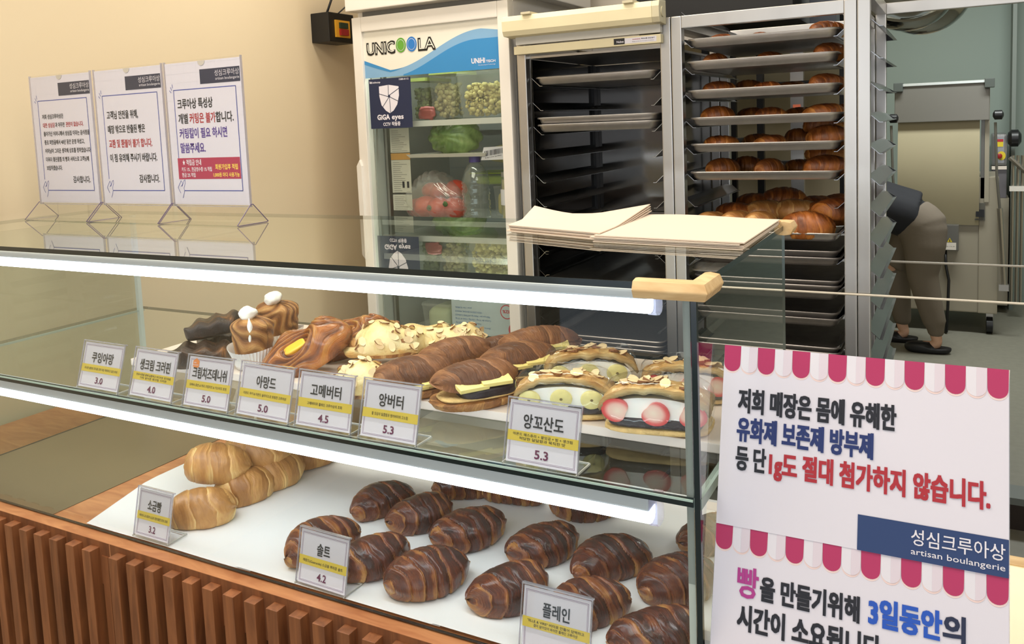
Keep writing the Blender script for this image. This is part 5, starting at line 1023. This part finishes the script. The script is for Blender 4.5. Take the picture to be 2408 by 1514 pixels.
# mixer at the right
mx = thing('dough_mixer', 'silver mixer with a red emergency knob on yellow, right of the sheeter', 'mixer', (0, 0, 0))
MY = 6.80; q_ = MY / 5.3; mz = lambda z: 1.5 + (z - 1.5) * q_
M_sil = mat('mixer_silver', (150, 150, 150), .3, .7)
B(.165 * q_, .238 * q_, MY, MY + .3, mz(1.16), mz(1.335)).build('head', M_sil, mx, bev=.02); B(.165 * q_, .238 * q_, MY + .02, MY + .3, mz(.98), mz(1.15)).build('column', mat('mixer_dark', (110, 106, 108), .35, .5), mx, bev=.004); B(.15 * q_, .25 * q_, MY + .02, MY + .36, .06, mz(.98)).build('base', M_body, mx)
B(.165 * q_, .236 * q_, MY - .005, MY + .02, mz(1.14), mz(1.158)).build('band', mat('pale_band', (226, 214, 200), .4), mx)
K_ = Sheet(MY - .006); K_.rect(.185 * q_, .218 * q_, mz(1.265), mz(1.295), mat('warning_yellow', (220, 196, 50))); K_.rect(.185 * q_, .218 * q_, mz(1.292), mz(1.306), M_red, .001); K_.poly([(.210 * q_ + .026 * math.cos(2 * PI * j / 20), mz(1.215) + .032 * math.sin(2 * PI * j / 20)) for j in range(20)], MATS['warning_yellow'], .0)
K_.build(mx, {'warning_yellow': 'warning_sticker', 'red_ink': 'red_sticker'}); MB().lathe([(.018, 0), (.018, -.02), (.010, -.024)], n=16, axis='y').build('stop_button', MATS['switch_red'], mx, smooth='auto', loc=(.200 * q_, MY - .005, mz(1.215)))
MB().lathe([(.04, 0), (.06, .02), (.06, .06), (.03, .08)], n=18, axis='x').build('bowl_clamp', M_black, mx, smooth='auto', loc=(.24 * q_, MY, mz(1.31)))
fd = thing('folding_trolley', 'steel tube trolley at the right edge, beside the mixer', 'trolley', (0, 0, 0))
for x in (.262, .285, .305): MB().tube([(x * q_, MY - .1, .1), (x * q_, MY - .1, mz(1.22))], .010, 8).build('tube', M_steel, fd)
MB().tube([(.245 * q_, MY - .12, mz(1.21)), (.32 * q_, MY - .12, mz(1.13))], .014, 8).build('tube', M_steel, fd); B(.245 * q_, .33 * q_, MY - .15, MY - .1, mz(1.03), mz(1.055)).build('bracket', M_white, fd)
# steel bowls hanging/standing on top of the empty rack
bw = thing('mixing_bowl', 'large steel mixing bowl tipped over on top of the empty rack', 'bowl', (-.165, 3.42, 1.935)); bw.rotation_euler = (.9, .1, 0)
pr = [(.165 * math.sin(a), -.165 * math.cos(a) * .9) for a in [PI / 2 * i / 10 for i in range(1, 11)]]
MB().lathe([(.01, -.149)] + pr + [(.172, .002), (.165, .004)] + [(p[0] * .97, p[1] * .97 + .003) for p in pr[::-1]], n=40).build('bowl_shell', mat('mirror_steel', (150, 152, 146), .12, 1.0), bw, smooth='auto')
bw2 = bw.copy(); C.objects.link(bw2); bw2['label'] = 'second steel bowl nested at the right behind the tipped one'; bw2.location = (-.115, 3.62, 1.93); bw2.rotation_euler = (.6, -.3, 0); bw['group'] = bw2['group'] = 'bowls on the empty rack'
for c_ in kids(bw): d_ = c_.copy(); d_.parent = bw2; C.objects.link(d_)
# grey low platform behind table (right edge)
lp = thing('low_trolley_base', 'grey low trolley base on the floor beyond the posters at the right edge', 'trolley', (0, 0, 0))
B(.0, .9, 3.30, 3.42, .09, .115).build('deck', mat('grey_deck', (110, 116, 112), .5), lp); B(.0, .9, 3.30, 3.34, .0, .09).build('skirt', mat('dark_brown_skirt', (40, 28, 20), .6), lp)

# ------------------------------------------------------------------ the baker
def skin(name, V, Eg, m, parent, sub=2, root=0):
    me = bpy.data.meshes.new(name); me.from_pydata([v[:3] for v in V], Eg, []); o = bpy.data.objects.new(name, me); TS.collection.objects.link(o); vl = TS.view_layers[0]
    o.modifiers.new('s', 'SKIN'); sv = me.skin_vertices[0].data
    for i, v in enumerate(V): rr = v[3] if isinstance(v[3], tuple) else (v[3], v[3]); sv[i].radius = rr; sv[i].use_root = (i == root)
    s_ = o.modifiers.new('d', 'SUBSURF'); s_.levels = sub; s_.render_levels = sub; vl.update()
    m2 = bpy.data.meshes.new_from_object(o.evaluated_get(vl.depsgraph)); bpy.data.objects.remove(o)
    m2.materials.clear(); m2.materials.append(m); m2.polygons.foreach_set('use_smooth', [True] * len(m2.polygons)); return link(name, m2, parent)
def cloth(name, chains, m, parent, voxel=.012):
    mb = MB()
    for ch in chains:
        pts = []
        for a, b in zip(ch[:-1], ch[1:]):
            n_ = 5
            for i in range(n_): t0 = i / n_; pts.append(tuple(a[j] + (b[j] - a[j]) * t0 for j in range(4)))
        pts.append(ch[-1]); mb.tube([p[:3] for p in pts], [p[3] for p in pts], 20)
        for p in (ch[0], ch[-1]): mb.lathe([(p[3] * math.sin(PI * i / 10) + 1e-4, -p[3] * .6 * math.cos(PI * i / 10)) for i in range(11)], c=p[:3], n=18)
    me = mb.mesh(name, m); o = bpy.data.objects.new(name, me); TS.collection.objects.link(o)
    q = o.modifiers.new('r', 'REMESH'); q.mode = 'VOXEL'; q.voxel_size = voxel; q = o.modifiers.new('s', 'SMOOTH'); q.iterations = 8; q.factor = .6
    vl = TS.view_layers[0]; vl.update(); m2 = bpy.data.meshes.new_from_object(o.evaluated_get(vl.depsgraph)); bpy.data.objects.remove(o)
    m2.materials.clear(); m2.materials.append(m); m2.polygons.foreach_set('use_smooth', [True] * len(m2.polygons)); return link(name, m2, parent)
pe = thing('person', 'person bending over in a black top, grey sweatpants and black slippers', 'person', (0, 0, 0))
M_skin = mat('skin', (206, 164, 140), .55, sss=.1); M_shirt = mat('black_shirt', (18, 20, 28), .8); M_pant = mat('grey_sweatpants', (112, 102, 90), .9, bump=.15, bscale=60); M_slip = mat('black_slipper', (16, 16, 20), .45)
PY = 5.66
V = [(-.25, PY, .80, .12), (-.40, PY, .90, .12), (-.58, PY, .95, .13), (-.72, PY, .93, .055), (-.80, PY, .90, .080), (-.88, PY, .84, .085), (-.92, PY, .79, .06),
     (-.62, PY - .17, .90, .055), (-.68, PY - .19, .66, .042), (-.80, PY - .17, .46, .032), (-.86, PY - .16, .38, .034),
     (-.62, PY + .17, .90, .055), (-.68, PY + .19, .66, .042), (-.82, PY + .17, .48, .032), (-.88, PY + .16, .40, .034),
     (-.20, PY - .07, .74, .09), (-.195, PY - .07, .48, .06), (-.115, PY - .07, .14, .035), (-.10, PY - .07, .05, .036), (-.22, PY - .07, .030, .034),
     (-.26, PY + .10, .74, .09), (-.36, PY + .12, .46, .06), (-.31, PY + .14, .12, .036), (-.29, PY + .14, .05, .036), (-.42, PY + .14, .030, .034)]
Eg = [(0, 1), (1, 2), (2, 3), (3, 4), (4, 5), (5, 6), (2, 7), (7, 8), (8, 9), (9, 10), (2, 11), (11, 12), (12, 13), (13, 14), (0, 15), (15, 16), (16, 17), (17, 18), (18, 19), (0, 20), (20, 21), (21, 22), (22, 23), (23, 24)]
for hx_, hy_, hz_, sg in ((-.86, PY - .16, .38, 1), (-.88, PY + .16, .40, -1)):
    hi = 10 if sg == 1 else 14
    for f_ in range(4):
        a = len(V); V += [(hx_ - .03 - .004 * f_, hy_ - .027 + .018 * f_, hz_ - .035, .011), (hx_ - .045, hy_ - .029 + .019 * f_, hz_ - .07 - .006 * (f_ in (1, 2)), .009), (hx_ - .040, hy_ - .029 + .019 * f_, hz_ - .095 - .008 * (f_ in (1, 2)), .008)]; Eg += [(hi, a), (a, a + 1), (a + 1, a + 2)]
    a = len(V); V += [(hx_ + .02, hy_ - .035 * sg, hz_ - .01, .012), (hx_ + .01, hy_ - .052 * sg, hz_ - .045, .010)]; Eg += [(hi, a), (a, a + 1)]
skin('body', V, Eg, M_skin, pe)
hr = link('hair', blob_mesh('hair', 3, mat('black_hair', (22, 18, 18), .6), .105, .095, .12, .06, 3), pe, loc=(-.845, PY, .905), rot=(0, -.9, 0))
for dy in (-.03, .03): link('eye', blob_mesh('eye', 4, M_black, .012, .010, .012, 0, 1, 1, 8, 10), pe, loc=(-.955, PY + dy, .80))
cloth('shirt', [[(-.235, PY, .835, .155), (-.37, PY, .885, .150), (-.52, PY, .925, .165), (-.68, PY, .94, .11)], [(-.235, PY - .06, .83, .13), (-.52, PY - .09, .93, .14)], [(-.235, PY + .06, .83, .13), (-.52, PY + .09, .93, .14)], [(-.60, PY - .15, .91, .085), (-.67, PY - .20, .76, .065)], [(-.60, PY + .15, .91, .085), (-.67, PY + .20, .76, .065)]], M_shirt, pe)
cloth('sweatpants', [[(-.25, PY - .05, .83, .135), (-.185, PY - .06, .78, .140), (-.175, PY - .08, .66, .120), (-.185, PY - .08, .48, .088), (-.145, PY - .08, .30, .074), (-.118, PY - .07, .19, .066), (-.112, PY - .07, .155, .05), (-.110, PY - .07, .125, .046)], [(-.25, PY + .05, .83, .135), (-.215, PY + .06, .78, .140), (-.27, PY + .09, .64, .115), (-.345, PY + .12, .47, .085), (-.325, PY + .13, .28, .07), (-.305, PY + .14, .14, .052)]], M_pant, pe, .011)
for x, y, rz in ((-.155, PY - .07, .0), (-.345, PY + .14, 0)):
    o = link('slipper', blob_mesh('slipper', 6, M_slip, .130, .050, .038, .03, 2, .75, 20, 30, zcut=-.030, fn=lambda P, X, Y, Z: np.stack([P[..., 0], P[..., 1], np.where(P[..., 0] > .02, np.minimum(P[..., 2], .004 + 0 * P[..., 2]), P[..., 2])], -1)), pe, loc=(x, y, .031), rot=(0, 0, rz))

bpy.data.scenes.remove(TS)
